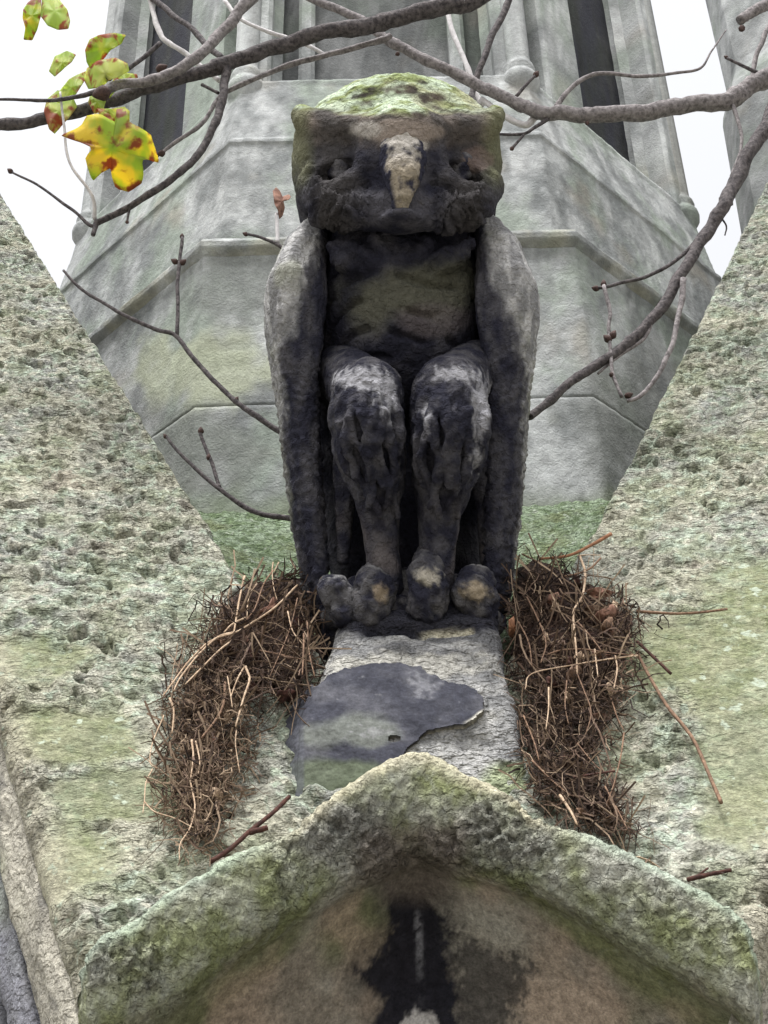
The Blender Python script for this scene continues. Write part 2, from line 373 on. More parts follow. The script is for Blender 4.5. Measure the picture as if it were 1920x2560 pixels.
# mouldings of the gable fronts, swept along the rake below each front edge
def gable_front(fr, d, out, parent, nrm):
    m = unit(np.cross(d, out)); m = m if m[2] < 0 else -m          # down the face, square to the rake
    base = fr[0]-d*1.36-nrm*.047; end = fr[-1]-nrm*.047
    prof = {'coping_edge': [(-.02, -.02), (-.004, 0), (.0, .012), (-.002, .05), (-.012, .085), (-.03, .095)],
            'moulding': [(-.03, .093), (-.075, .097), (-.075, .103), (-.028, .11), (-.030, .165), (-.042, .178), (-.075, .182)],
            'roll': [(-.075, .181), (-.05, .195), (-.042, .215), (-.05, .235), (-.078, .25)],
            'wall_face': [(-.077, .248), (-.08, .30), (-.08, .42), (-.08, .75)]}
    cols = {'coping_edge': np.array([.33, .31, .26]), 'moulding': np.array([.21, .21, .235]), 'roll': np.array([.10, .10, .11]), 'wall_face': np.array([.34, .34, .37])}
    for nm, pr in prof.items():
        pr = resample(pr, 16); nu = 160
        ax = resample([base, end], nu)
        G = ax[:, None, :]+pr[None, :, 0, None]*out+pr[None, :, 1, None]*m
        P = G.reshape(-1, 3); n = grid_normals(G).reshape(-1, 3)
        h = .012*fbm(P, 12, 4, 3)+.006*fbm(P, 60, 4, 6)
        if nm == 'coping_edge': h = h-.010*sstep(.05, .5, fbm(P*np.array([1, 1, 1.6]), 35, 3, 16))
        if nm == 'roll': h *= 2.0
        V = P+n*h[:, None]
        c = mix(cols[nm]*.8, cols[nm]*1.2, sstep(-.3, .3, fbm(P, 8, 4, 12)))
        c = mix(c, GREEN, .4*sstep(.1, .4, fbm(P, 5, 3, 44)))
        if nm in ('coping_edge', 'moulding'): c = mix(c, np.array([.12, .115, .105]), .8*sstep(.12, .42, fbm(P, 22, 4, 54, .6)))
        F = face_out(V, grid_faces(nu, 16), V.mean(0)+out*5+np.array([0, -3, -3]))
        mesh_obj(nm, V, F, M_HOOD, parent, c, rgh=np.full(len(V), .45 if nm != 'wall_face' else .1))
frL = frL+0; gable_front(frL, unit(frL[-1]-frL[0]), unit([-.69, -.72, 0]), gl, nL)
gable_front(frR, unit(frR[-1]-frR[0]), unit([.69, -.72, 0]), gr, nR)

# ------------------------------------------------------------------ hood mould across the corner
TOP = [(190, 2520, .14), (205, 2450, .05), (218, 2400, .01), (231, 2366, 0), (252, 2338, 0), (341, 2294, 0), (405, 2232, 0), (503, 2180, 0), (590, 2130, 0), (717, 2085, 0), (781, 2026, 0), (856, 1968, 0),
       (960, 1902, 0), (1010, 1880, 0), (1050, 1874, 0), (1085, 1884, 0), (1162, 1927, 0), (1284, 1991, 0), (1335, 2046, 0), (1458, 2078, 0), (1539, 2112, 0), (1654, 2170, 0), (1770, 2230, 0), (1855, 2292, 0), (1874, 2335, 0), (1886, 2380, .01), (1898, 2430, .05), (1912, 2500, .14)]
LOWX = [120, 205, 405, 560, 752, 900, 1000, 1050, 1100, 1200, 1365, 1600, 1828, 1920, 1990]
LOWY = [2760, 2655, 2535, 2410, 2296, 2205, 2160, 2150, 2160, 2190, 2248, 2384, 2520, 2600, 2680]
hood = thing('hood_mould', 'mossy peaked stone hood under the pedestal with black-streaked hollow', 'hood mould', A)
tx = catmull(np.array(TOP), 6); ts = resample(tx*np.array([1, 1, 900]), 380); ts[:, 2] /= 900
def hoodY(px): return YA-.105-.165*np.clip(np.abs(px-1050)/790, 0, 1.05)
rows = []
nu = len(ts)
px_, py_, ex = ts[:, 0], ts[:, 1], ts[:, 2]
ly = np.interp(px_, LOWX, LOWY)
prof_rows = [(-.0, .34, -.06), (0, .14, -.004), (0, .035, .012), (0, .006, .0135), (0, 0, .010)]
for k, (a_, dy, dz) in enumerate(prof_rows):
    rows.append(np.array([atY(px_[i], py_[i], hoodY(px_[i])+ex[i])+np.array([0, dy, dz-.014]) for i in range(nu)]))
for f, dy in [(.05, -.006), (.14, -.008), (.3, -.006), (.5, -.002), (.7, .006), (.88, .018), (1.0, .042), (1.1, .075)]:
    rows.append(np.array([atY(px_[i], py_[i]*(1-f)+ly[i]*f, hoodY(px_[i])+ex[i]+dy) for i in range(nu)]))
for off, dy in [(90, .112), (180, .15), (300, .18), (480, .20), (760, .21), (1200, .22)]:
    rows.append(np.array([atY(px_[i], ly[i]+off, hoodY(px_[i])+ex[i]+dy+.0) for i in range(nu)]))
R = np.array(rows)
# resample each column densely
nv = 260
G = np.stack([resample(R[:, i], nv) for i in range(nu)], 0)
for _ in range(2): G[1:-1] = (G[:-2]+2*G[1:-1]+G[2:])/4
P = G.reshape(-1, 3); n = grid_normals(G).reshape(-1, 3)
if n[:, 1].mean() > 0: n = -n
px, py = proj(P)
lyq = np.interp(px, LOWX, LOWY); tyq = np.interp(px, ts[:, 0], ts[:, 1])
fr = (py-tyq)/np.maximum(lyq-tyq, 1)          # 0 top edge .. 1 lower edge of the fascia
fas = sstep(1.15, .95, fr)
crumb = sstep(-.1, .8, fbm(P, 9, 3, 4)+.9*blob(px, py, 1290, 2090, 260, 160)+.8*blob(px, py, 880, 2110, 260, 150)+.9*blob(px, py, 320, 2400, 170, 120)+.9*blob(px, py, 1760, 2300, 170, 150)-.1)
h = .0035*fbm(P, 7, 3, 1)+fas*(.0065*fbm(P, 62, 4, 2, .6)+crumb*(.012*fbm(P, 80, 4, 14, .6)-.012*sstep(.05, .5, fbm(P, 48, 3, 7))))+.0015*fbm(P, 120, 2, 3)
V = P+n*h[:, None]
n1 = fbm(P, 7, 4, 2); n2 = fbm(P, 20, 4, 12); n3 = fbm(P, 3.5, 3, 30)
c = mix(np.array([.165, .18, .09]), np.array([.27, .28, .205]), sstep(-.25, .3, n2))                    # green fascia
c = mix(c, GREY*.75, .7*sstep(.0, .4, n1+.2*crumb))
c = mix(c, np.array([.105, .10, .09]), .75*sstep(.2, 1.0, .45*crumb+.55*n2+.7*fbm(P, 55, 3, 5)+.7*blob(px, py, 1000, 2060, 420, 190)))
c = mix(c, np.array([.27, .28, .25]), .4*sstep(.1, .4, fbm(P, 60, 3, 65)))
c = mix(c, np.array([.40, .37, .27]), .85*sstep(.22, .02, fr+.12*n2)*sstep(560, 250, np.abs(px-1050)))   # paler crest near the apex
c = mix(c, MINT*.72, .7*sstep(.2, .03, fr+.1*n2)*sstep(250, 480, np.abs(px-1050)))
sof = sstep(.82, 1.3, fr+.25*n1+.15*n2)
cs = mix(np.array([.235, .205, .165]), np.array([.29, .275, .23]), sstep(-.2, .4, n1))
cs = mix(cs, np.array([.14, .15, .07]), .85*sstep(.0, .35, n3+.35*sstep(1.6, 1.0, fr)*sstep(150, 420, np.abs(px-1050))-.05))
cs = mix(cs, np.array([.36, .28, .21]), .7*sstep(.05, .35, fbm(P, 6, 3, 77)))
c = mix(c, cs, sof)
blackp = [(965, 2205), (1000, 2235), (1060, 2225), (1110, 2275), (1125, 2330), (1120, 2420), (1140, 2500), (1150, 2640), (1100, 2620), (1060, 2545), (1000, 2600), (960, 2700), (930, 2560), (962, 2500), (905, 2470), (885, 2425), (950, 2380), (975, 2330), (968, 2270)]
mottp = [(1090, 2260), (1180, 2330), (1260, 2370), (1345, 2405), (1330, 2450), (1300, 2540), (1240, 2640), (1120, 2600), (1110, 2400)]
n5 = fbm(P, 60, 4, 9, .65)
bd = polydist(px, py, blackp)+30*n2+34*n5
md = polydist(px, py, mottp)+40*n2+55*n5
c = mix(c, np.array([.05, .046, .042]), .85*sstep(0, 40, md+40*fbm(P, 120, 3, 29, .65)))
c = mix(c, np.array([.055, .05, .045]), .6*sstep(-70, 5, bd)*sstep(1.0, 1.15, fr))
c = mix(c, SOOT*.7, .96*sstep(-12, 16, bd+22*fbm(P, 130, 3, 19, .65)))
sx = np.abs(px-1047-14*fbm(P*np.array([1, 1, .4]), 12, 3, 8)-.03*(py-2290))
c = mix(c, np.array([.26, .26, .28]), .75*sstep(15, 3, sx)*sstep(2265, 2300, py)*sstep(2560, 2290, py)*sstep(-.15, .3, n5+.12))
c = mix(c, np.array([.45, .43, .41]), sstep(-6, 4, polydist(px, py, [(985, 2580), (1010, 2548), (1035, 2520), (1052, 2536), (1075, 2530), (1105, 2570), (1120, 2720), (980, 2720)])+12*n2+16*n5))
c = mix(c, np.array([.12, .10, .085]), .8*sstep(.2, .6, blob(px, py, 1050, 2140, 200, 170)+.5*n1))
F = face_out(V, grid_faces(nu, nv), np.array([0, -3, 0]))
split = 118
nb = mesh_obj('hood_band', V, F, M_HOOD, hood, c, rgh=fas*(.35+.65*crumb))
# plain pier core below and behind, down to the ground
def box(name, x0, x1, y0, y1, z0, z1, mat, parent, colr):
    v = np.array([[x, y, z] for x in (x0, x1) for y in (y0, y1) for z in (z0, z1)], float)
    f = [[0, 1, 3, 2], [4, 6, 7, 5], [0, 4, 5, 1], [2, 3, 7, 6], [0, 2, 6, 4], [1, 5, 7, 3]]
    return mesh_obj(name, v, f, mat, parent, np.tile(colr, (8, 1)), smooth=False)
box('pier', -.75, .78, 2.32, 3.6, 0.0, A[2]-.15, M_HOOD, hood, np.array([.28, .26, .21]))

# ------------------------------------------------------------------ turret
YT = 2.88; hs0 = .515; CX = atY(985, 1000, YT)[0]; CY = YT+hs0*2.41421
def zat(py, Y, px=985): return atY(px, py, Y)[2]
tur = thing('octagonal_turret', 'pale grey octagonal stone turret rising behind the owl', 'turret', (CX, CY, 2.4))
def oct_pt(a, k, t):           # facet k (0 = towards camera), t in -1..1 along it
    ang = -math.pi/2+k*math.pi/4; nx, ny = math.cos(ang), math.sin(ang); tx_, ty_ = -ny, nx
    hsd = a*math.tan(math.pi/8); return np.array([CX+nx*a+tx_*hsd*t, CY+ny*a+ty_*hsd*t])
def turret_col(P):
    q = P*np.array([1, 1, .55])
    n1 = fbm(q, 6, 6, 3, .6); n2 = fbm(P, 3, 3, 9); n3 = fbm(P, 22, 4, 19)
    c = mix(np.array([.27, .28, .275]), np.array([.62, .625, .61]), sstep(-.35, .35, n1+.3*n3))
    c = mix(c, np.array([.33, .38, .31]), .75*sstep(-.05, .35, n2+.35*n3))
    c = mix(c, np.array([.23, .235, .23]), .7*sstep(.12, .45, fbm(q, 7, 5, 47)+.2*n3))
    c = mix(c, np.array([.66, .66, .645]), .75*sstep(.12, .45, fbm(q, 8, 5, 57)))
    c = mix(c, np.array([.40, .35, .28]), .5*sstep(.2, .5, fbm(P, 4, 4, 91)))
    c = c*(.86+.28*sstep(-.4, .4, fbm(P, 45, 4, 5, .65)))[:, None]
    return c*np.array([.60, .61, .62])
def oct_stage(name, prof, nside=70, step=.013, amp=.003, colmul=1.0, tint=None, facets=range(8)):
    pr = np.array(prof, float); d = np.r_[0, np.cumsum(np.hypot(*np.diff(pr, axis=0).T))]
    n = max(len(pr)*3, int(d[-1]/step)); tt = np.unique(np.r_[np.linspace(0, d[-1], n), d])
    a = np.interp(tt, d, pr[:, 0]); z = np.interp(tt, d, pr[:, 1])
    loop = []
    fl = list(facets)
    for k in fl:
        for t in np.linspace(-1, 1, nside, endpoint=False): loop.append((k, t))
    G = np.zeros((len(loop)+1, len(a), 3)); kk_ = np.array([q[0] for q in loop]); tq = np.array([q[1] for q in loop])
    ang = -math.pi/2+kk_*math.pi/4; nx, ny = np.cos(ang)[:, None], np.sin(ang)[:, None]; hq = a[None, :]*math.tan(math.pi/8)*tq[:, None]
    G[:-1, :, 0] = CX+nx*a[None]-ny*hq; G[:-1, :, 1] = CY+ny*a[None]+nx*hq; G[:, :, 2] = z[None]
    G[-1] = G[0] if len(fl) == 8 else G[-2]
    P = G.reshape(-1, 3); nrm = np.stack([P[:, 0]-CX, P[:, 1]-CY, np.zeros(len(P))], 1); nrm /= np.linalg.norm(nrm, axis=1)[:, None]
    V = P+nrm*(amp*2*fbm(P, 7, 4, 2)+amp*fbm(P, 40, 3, 5))[:, None]
    c = turret_col(P)*colmul
    if tint is not None: c = tint(P, c)
    F = grid_faces(len(loop)+1, len(a))
    V[-len(a):] = V[:len(a)] if len(fl) == 8 else V[-len(a):]
    F = face_out(V, F, np.array([CX, CY-50, 4.]))  if False else F
    # orient outward
    a0, b0, c0 = V[F[:, 0]], V[F[:, 1]], V[F[:, 2]]; nn = np.cross(b0-a0, c0-a0); cc = (a0+c0)/2-np.array([CX, CY, 0]); cc[:, 2] = 0
    if (nn*cc).sum() < 0: F = F[:, ::-1]
    me = mesh_obj(name, V, F, M_TUR, tur, c, smooth=True)
    return me
a0 = CY-YT; a1 = a0-.095
zf = zat(1290, YT); zj = zat(1004, YT); zt0 = zat(632, YT)
def tint0(P, c):
    px, py = proj(P); n = fbm(P, 8, 3, 61)
    c = mix(c, np.array([.33, .35, .25]), .75*sstep(.15, .55, blob(px, py, 520, 930, 260, 150)+.6*n))
    c = mix(c, np.array([.17, .18, .17]), .75*sstep(.2, .6, blob(px, py, 620, 700, 300, 170)+.6*n))
    c = mix(c, np.array([.16, .165, .155]), .7*sstep(.2, .6, blob(px, py, 480, 1130, 260, 190)+blob(px, py, 1560, 1050, 220, 300)*.9+.5*n))
    c = mix(c, np.array([.14, .17, .09]), .6*sstep(1200, 1290, py+60*n))
    return c*.92
oct_stage('course', [(a0, zf-.5), (a0, zj-.0015), (a0-.003, zj)], tint=tint0)
oct_stage('course', [(a0-.003, zj), (a0-.0003, zj+.0015), (a0, zt0-.03), (a0+.004, zt0)], tint=tint0)
zt0b = zt0+.06
oct_stage('string_course', [(a0, zt0), (a0+.012, zt0+.012), (a0+.022, zt0+.022), (a0+.024, zt0+.04), (a0+.012, zt0b), (a1, zt0b+.06)], colmul=.9, tint=lambda P, c: mix(c, np.array([.27, .26, .20]), .6*sstep(-.2, .3, fbm(P, 10, 3, 5))))
zt1 = zat(345, CY-(CY-YT-.095))
zt1 = zat(345, CY-a1)
oct_stage('course', [(a1, zt0b+.02), (a1, zt1-.015), (a1+.006, zt1-.008)])
a2 = a1-.045
zs = zt1+.33
oct_stage('weathering', [(a1+.006, zt1-.008), (a1+.008, zt1+.004), (a1-.004, zt1+.02), (a2, zs-.03), (a2, zs), (a2-.18, zs+.10)], colmul=.95)
a3 = a2-.16
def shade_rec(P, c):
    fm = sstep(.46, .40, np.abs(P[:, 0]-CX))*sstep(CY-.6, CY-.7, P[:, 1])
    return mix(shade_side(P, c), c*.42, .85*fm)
def shade_side(P, c): return mix(c*.12, np.array([.024, .025, .034]), .9*sstep(-.35, .3, fbm(P*np.array([1, 1, .2]), 12, 3, 8)))  # recess shade painted into the panel colour, deepest in the side slots
ZTOP = zs+1.7
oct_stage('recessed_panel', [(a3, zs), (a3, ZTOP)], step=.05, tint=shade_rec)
def pier_box(k, t0, t1, d0, d1, z0, z1, name, dark=0.0):
    """upright bar on facet k from t0..t1 standing from apothem d0 out to d1, with a splayed foot"""
    hsd = a2*math.tan(math.pi/8); ang = -math.pi/2+k*math.pi/4
    nv_ = np.array([math.cos(ang), math.sin(ang)]); tv = np.array([-nv_[1], nv_[0]])
    nzs = 24; ch = .012
    prof = [(t0*hsd, d0), (t0*hsd, d1-ch), (t0*hsd+ch, d1), (t1*hsd-ch, d1), (t1*hsd, d1-ch), (t1*hsd, d0)]
    prof = np.array([prof[0], prof[1], prof[2]]+[((1-s)*prof[2][0]+s*prof[3][0], d1) for s in np.linspace(.1, .9, 8)]+[prof[3], prof[4], prof[5]])
    zz = np.linspace(z0, z1, nzs)
    G = np.zeros((len(prof), nzs, 3))
    for i, (t, a) in enumerate(prof):
        xy = np.array([CX, CY])+nv_*a+tv*t; G[i, :, 0] = xy[0]; G[i, :, 1] = xy[1]; G[i, :, 2] = zz
    P = G.reshape(-1, 3); V = P+.0025*np.stack([fbm(P, 14, 3, 1), fbm(P, 14, 3, 31), 0*P[:, 0]], 1)
    c = turret_col(P)*(1-dark)
    mesh_obj(name, V, face_out(V, grid_faces(len(prof), nzs), np.array([CX+nv_[0]*9, CY+nv_[1]*9, 5.])), M_TUR, tur, c, smooth=False)
def colonnette(x, y, z0, r, name='colonnette', rings=True):
    zz = [z0-.16, z0-.06, z0-.02, z0, z0+.015, z0+.03, z0+.04, z0+.055, z0+.07, z0+.085, z0+.10, ZTOP]
    rr = [.05, .9, 1.5, 1.55, 1.5, 1.25, 1.2, 1.32, 1.25, 1.02, 1.0, 1.0]
    pth = np.array([[x, y, z] for z in zz]); v, f = [], []
    seg = 20; an = np.arange(seg)*2*math.pi/seg
    V = np.vstack([np.stack([x+np.cos(an)*r*q, y+np.sin(an)*r*q, np.full(seg, z)], 1) for z, q in zip(zz, rr)])
    F = [[i*seg+k, i*seg+(k+1) % seg, (i+1)*seg+(k+1) % seg, (i+1)*seg+k] for i in range(len(zz)-1) for k in range(seg)]
    mesh_obj(name, V, F, M_TUR, tur, turret_col(V))
for k in (-2, -1, 0, 1, 2):
    if k == 0:
        pier_box(0, -1.0, -.80, a3-.01, a2-.02, zs-.02, ZTOP, 'pier_strip'); pier_box(0, .80, 1.0, a3-.01, a2-.02, zs-.02, ZTOP, 'pier_strip')
        pier_box(0, -.62, -.5, a3-.01, a3+.05, zs-.02, ZTOP, 'mullion', .1); pier_box(0, .5, .62, a3-.01, a3+.05, zs-.02, ZTOP, 'mullion', .1)
    else:
        s = 1 if k > 0 else -1
        f = lambda u: (u*2-1)*s
        for (u0, u1, dd, nm) in ((.14, .36, 0, 'pier_strip'), (.90, 1.0, 0, 'pier_strip'), (.0, .06, -.02, 'pier_strip')):
            t0, t1 = sorted((f(u0), f(u1))); pier_box(k, t0, t1, a3-.01, a2-.004+dd, zs-.02, ZTOP, nm)
for k in (-1, 1, -2, 2):
    kk = {-1: 0, 1: 0, -2: -1, 2: 1}[k]; t = {-1: -1, 1: 1, -2: -1, 2: 1}[k]
    q = oct_pt(a2-.035, kk, t); colonnette(q[0], q[1], zs-.01, .042)

# a second pinnacle, far right
p2 = thing('stone_pinnacle', 'grey stone pinnacle cut off by the upper right corner', 'pinnacle', (atY(1990, 480, 3.9)[0], 4.2, 2.4))
q0 = atY(1900, 470, 3.9); q1 = atY(1832, 100, 3.9); q2 = atY(1850, 40, 3.9)
zz = np.linspace(q0[2]-1.0, q2[2]+1.0, 60); rw = []
for z in zz:
    xl = np.interp(z, [q0[2], q1[2], q2[2]], [q0[0], q1[0]+.0, q2[0]]); rw.append(xl)
rw = np.array(rw); G = np.zeros((40, 60, 3)); cxp = q0[0]+.55
for i, t in enumerate(np.linspace(0, 1, 40)):
    th = math.pi*(1.0+t); k8 = round(th/(math.pi/4))
    for j in range(60):
        r = cxp-rw[j]; ap = math.cos(math.pi/8)/math.cos(((th+math.pi/8) % (math.pi/4))-math.pi/8)
        G[i, j] = (cxp+math.cos(th)*r*ap, 4.35+math.sin(th)*r*ap, zz[j])
P = G.reshape(-1, 3)
mesh_obj('shaft', P, face_out(P, grid_faces(40, 60), np.array([0, -5, 3.])), M_TUR, p2, turret_col(P)*.9, smooth=False)

# ------------------------------------------------------------------ sloping mossy ledge behind the owl
Jl, Jr = pL(600, 1452), pR(1482, 1338)
led = thing('mossy_ledge', 'green mossy sloping ledge between turret foot and the owl', 'ledge', (A[0], 2.4, A[2]))
front = np.vstack([resample([pL(420, 1165), pL(600, 1452)], 50), resample([Jl, A+np.array([0, .02, -.02])], 70)[1:], resample([A+np.array([0, .02, -.02]), Jr], 70)[1:], resample([pR(1482, 1338), pR(1600, 1100)], 50)[1:]])
front = front-np.array([0, -.03, .03])
nu = len(front); backx = np.interp(np.arange(nu), [0, 49, 119, 188, nu-1], [CX-1.1, CX-.6, CX, CX+.6, CX+1.1])
back = np.stack([backx, np.full(nu, YT+.06), np.full(nu, zf+.085)], 1)
nv = 110; t = np.linspace(0, 1, nv)
G = front[:, None]*(1-t)[None, :, None]+back[:, None]*t[None, :, None]
P = G.reshape(-1, 3); V = P.copy(); V[:, 2] += .022*fbm(P, 22, 4, 4)+.010*fbm(P, 70, 3, 2)
c = mix(np.array([.12, .165, .085]), np.array([.27, .33, .235]), sstep(-.25, .3, fbm(P, 34, 5, 7, .65)))
c = mix(c, OLIVE, .6*sstep(.0, .4, fbm(P, 7, 3, 17)))
mesh_obj('moss_surface', V, face_out(V, grid_faces(nu, nv), np.array([0, -2, 9.])), M_MOSS, led, c)

# ------------------------------------------------------------------ pedestal
ped = thing('stone_pedestal', 'tapering grey stone pedestal with peeling black skin beneath the owl', 'pedestal', (A[0], 2.1, A[2]))
PR = [  # py, left px, right px, front Y, corner radius
    (1530, 850, 1238, 2.075, .05), (1560, 835, 1252, 2.050, .045), (1600, 822, 1258, 2.035, .04), (1650, 806, 1262, 2.02, .035), (1700, 790, 1268, 2.005, .028),
    (1760, 776, 1285, 1.99, .02), (1830, 768, 1300, 1.978, .014), (1900, 762, 1312, 1.97, .010), (1980, 756, 1324, 1.965, .010), (2080, 750, 1334, 1.965, .010)]
PRa = np.array(PR, float); pys = np.linspace(1530, 2080, 190)
PRi = np.stack([np.interp(pys, PRa[:, 0], PRa[:, k]) for k in range(5)], 1)
for k in range(1, 5):
    for _ in range(6): PRi[1:-1, k] = (PRi[:-2, k]+2*PRi[1:-1, k]+PRi[2:, k])/4
def ped_loop(row, n=200, grow=0.0):
    py, xl, xr, Y, r = row; pl_, pr_ = atY(xl, py, Y), atY(xr, py, Y); z = (pl_[2]+pr_[2])/2
    x0, x1 = pl_[0]-grow, pr_[0]+grow; Y = Y-grow; pts = []
    back_ = 2.42; sp = .022; sl_ = float(np.interp(py, [1650, 1730], [.02, .15]))
    pts += [(x0-sl_, back_), (x0-sl_*.7, Y+.15)]
    for a in np.linspace(0, math.pi/2, 7): pts.append((x0+r-math.cos(a)*r, Y+r-math.sin(a)*r))
    for a in np.linspace(math.pi/2, 0, 7): pts.append((x1-r+math.cos(a)*r, Y+r-math.sin(a)*r))
    pts += [(x1+sp*.5, Y+.15), (x1+sp, back_)]
    q = resample(np.array(pts), n); return np.c_[q, np.full(n, z)]
def ped_grid(grow=0.0, n=240): return np.array([ped_loop(r, n, grow) for r in PRi])
G = ped_grid(); P = G.reshape(-1, 3); n = grid_normals(G).reshape(-1, 3)
if (n[:, 1]).mean() > 0: n = -n
px, py = proj(P)
h = .008*fbm(P, 12, 3, 5)+.0035*fbm(P, 45, 4, 8)-.006*sstep(.15, .35, fbm(P, 16, 4, 88))
lip = sstep(1563, 1572, py)*sstep(1592, 1578, py)*sstep(905, 930, px)*sstep(1200, 1175, px)
h -= .016*lip
h += .008*sstep(1573, 1560, py)
V = P+n*h[:, None]
n1 = fbm(P, 12, 4, 3); n2 = fbm(P, 35, 4, 6)
c = mix(np.array([.19, .19, .19]), np.array([.33, .325, .315]), sstep(-.3, .3, n1+.5*n2))
c = mix(c, np.array([.10, .10, .105]), .8*sstep(.1, .45, fbm(P*np.array([1, 1, 2.5]), 16, 4, 66)+.25*sstep(1700, 1600, py)))
c = mix(c, np.array([.40, .385, .34]), .7*sstep(.1, .6, blob(px, py, 1000, 1665, 330, 50)+.6*n2))
c = mix(c, SOOT*1.2, .95*sstep(1592, 1570, py+18*n2))
c = mix(c, np.array([.62, .58, .46]), sstep(.5, .9, lip)*sstep(1040, 1075, px))
c = mix(c, np.array([.26, .31, .15]), .7*sstep(.15, .5, blob(px, py, 1290, 1960, 110, 90)+blob(px, py, 830, 1990, 160, 70)*.8+.4*n1))
mesh_obj('block', V, face_out(V, grid_faces(*G.shape[:2]), np.array([0, -5, 2.])), M_PED, ped, c)
tl = np.vstack([G[0], [G[0].mean(0)+np.array([0, 0, .02])]]); m_ = len(G[0])
mesh_obj('block_top', tl, [[i, i+1, m_] for i in range(m_-1)]+[[m_-1, 0, m_]], M_PED, ped, np.tile(SOOT, (m_+1, 1)))
# peeling skin: a raised layer with broken edges on front and left flank
ck = [(312, 905), (400, 842), (470, 812), (560, 795), (640, 782), (740, 776), (830, 780), (900, 800), (930, 842), (975, 832), (1060, 890), (1150, 888), (1210, 930), (1245, 990), (1250, 1040), (1205, 1080),
      (1130, 1115), (1060, 1128), (1000, 1140), (940, 1142), (905, 1175), (850, 1225), (800, 1275), (740, 1330), (650, 1560), (400, 1700), (-150, 1720), (-150, 1500), (60, 1250), (190, 900), (228, 856), (262, 850), (285, 880)]
ckp = [(640+x/2.183, 1300+y/2.183) for x, y in ck]
TH = .011
Gc = np.array([ped_loop(r, 560, TH) for r in np.array([np.interp(np.linspace(0, 189, 420), np.arange(190), PRi[:, k]) for k in range(5)]).T])
Pc = Gc.reshape(-1, 3); px, py = proj(Pc)
nn_ = fbm(Pc, 40, 3, 5)
keep = polydist(px, py, ckp)+12*nn_ > 0
hole = np.hypot((px-986)/15, (py-1845)/9)+.5*nn_ < 1
keep &= ~hole
Fc = grid_faces(*Gc.shape[:2]); Fc = Fc[keep[Fc].all(1)]
nrmc = grid_normals(Gc).reshape(-1, 3); nrmc = -nrmc if nrmc[:, 1].mean() > 0 else nrmc
Vc = Pc+nrmc*(.007*fbm(Pc, 9, 3, 4)+.0022*fbm(Pc, 60, 3, 5))[:, None]
n1 = fbm(Pc, 14, 4, 9); n2 = fbm(Pc, 45, 3, 7)
cc = mix(np.array([.040, .041, .053]), np.array([.080, .080, .092]), sstep(-.2, .4, n1))
cc = mix(cc, np.array([.15, .16, .14]), .7*sstep(.2, .6, blob(px, py, 880, 1830, 170, 70)*1.0+.5*n1))
cc = mix(cc, np.array([.20, .20, .215]), .6*sstep(.3, .9, blob(px, py, 1060, 1712, 60, 65)+1.0*fbm(Pc, 70, 3, 5)))
cc = mix(cc, np.array([.24, .24, .245]), .5*sstep(.35, .8, blob(px, py, 945, 1830, 70, 26)+.9*fbm(Pc, 70, 3, 5)))
cc = mix(cc, np.array([.10, .12, .07]), .7*sstep(.15, .5, blob(px, py, 870, 1950, 230, 80)+.4*n1))
cc = mix(cc, np.array([.075, .078, .092]), .6*sstep(764, 758, px+2*n1)*sstep(1690, 1720, py))  # left flank: shading of the turned face put into the skin colour
edge = polydist(px, py, ckp)+5*nn_
cc = mix(cc, np.array([.46, .44, .38]), sstep(9, 3, edge)*sstep(1150, 1190, px)*sstep(1770, 1785, py))
used = np.unique(Fc); remap = -np.ones(len(Vc), int); remap[used] = np.arange(len(used))
Vu = Vc[used]; Fu = remap[Fc]; Nu = nrmc[used]; Cu = cc[used]
Fu = face_out(Vu, Fu, np.array([0, -5, 2.]))
ed = np.sort(np.vstack([Fu[:, [0, 1]], Fu[:, [1, 2]], Fu[:, [2, 3]], Fu[:, [3, 0]]]), 1)
ue, cnt = np.unique(ed, axis=0, return_counts=True); be = ue[cnt == 1]; bv = np.unique(be); bm_ = {v: i for i, v in enumerate(bv)}
Vb = Vu[bv]-Nu[bv]*TH*1.1
Fb = [[a, b, len(Vu)+bm_[b], len(Vu)+bm_[a]] for a, b in be]
mesh_obj('peeling_skin', np.vstack([Vu, Vb]), Fu.tolist()+Fb, M_CRUST, ped, np.vstack([Cu, Cu[bv]*.0+np.array([.33, .31, .27])]))

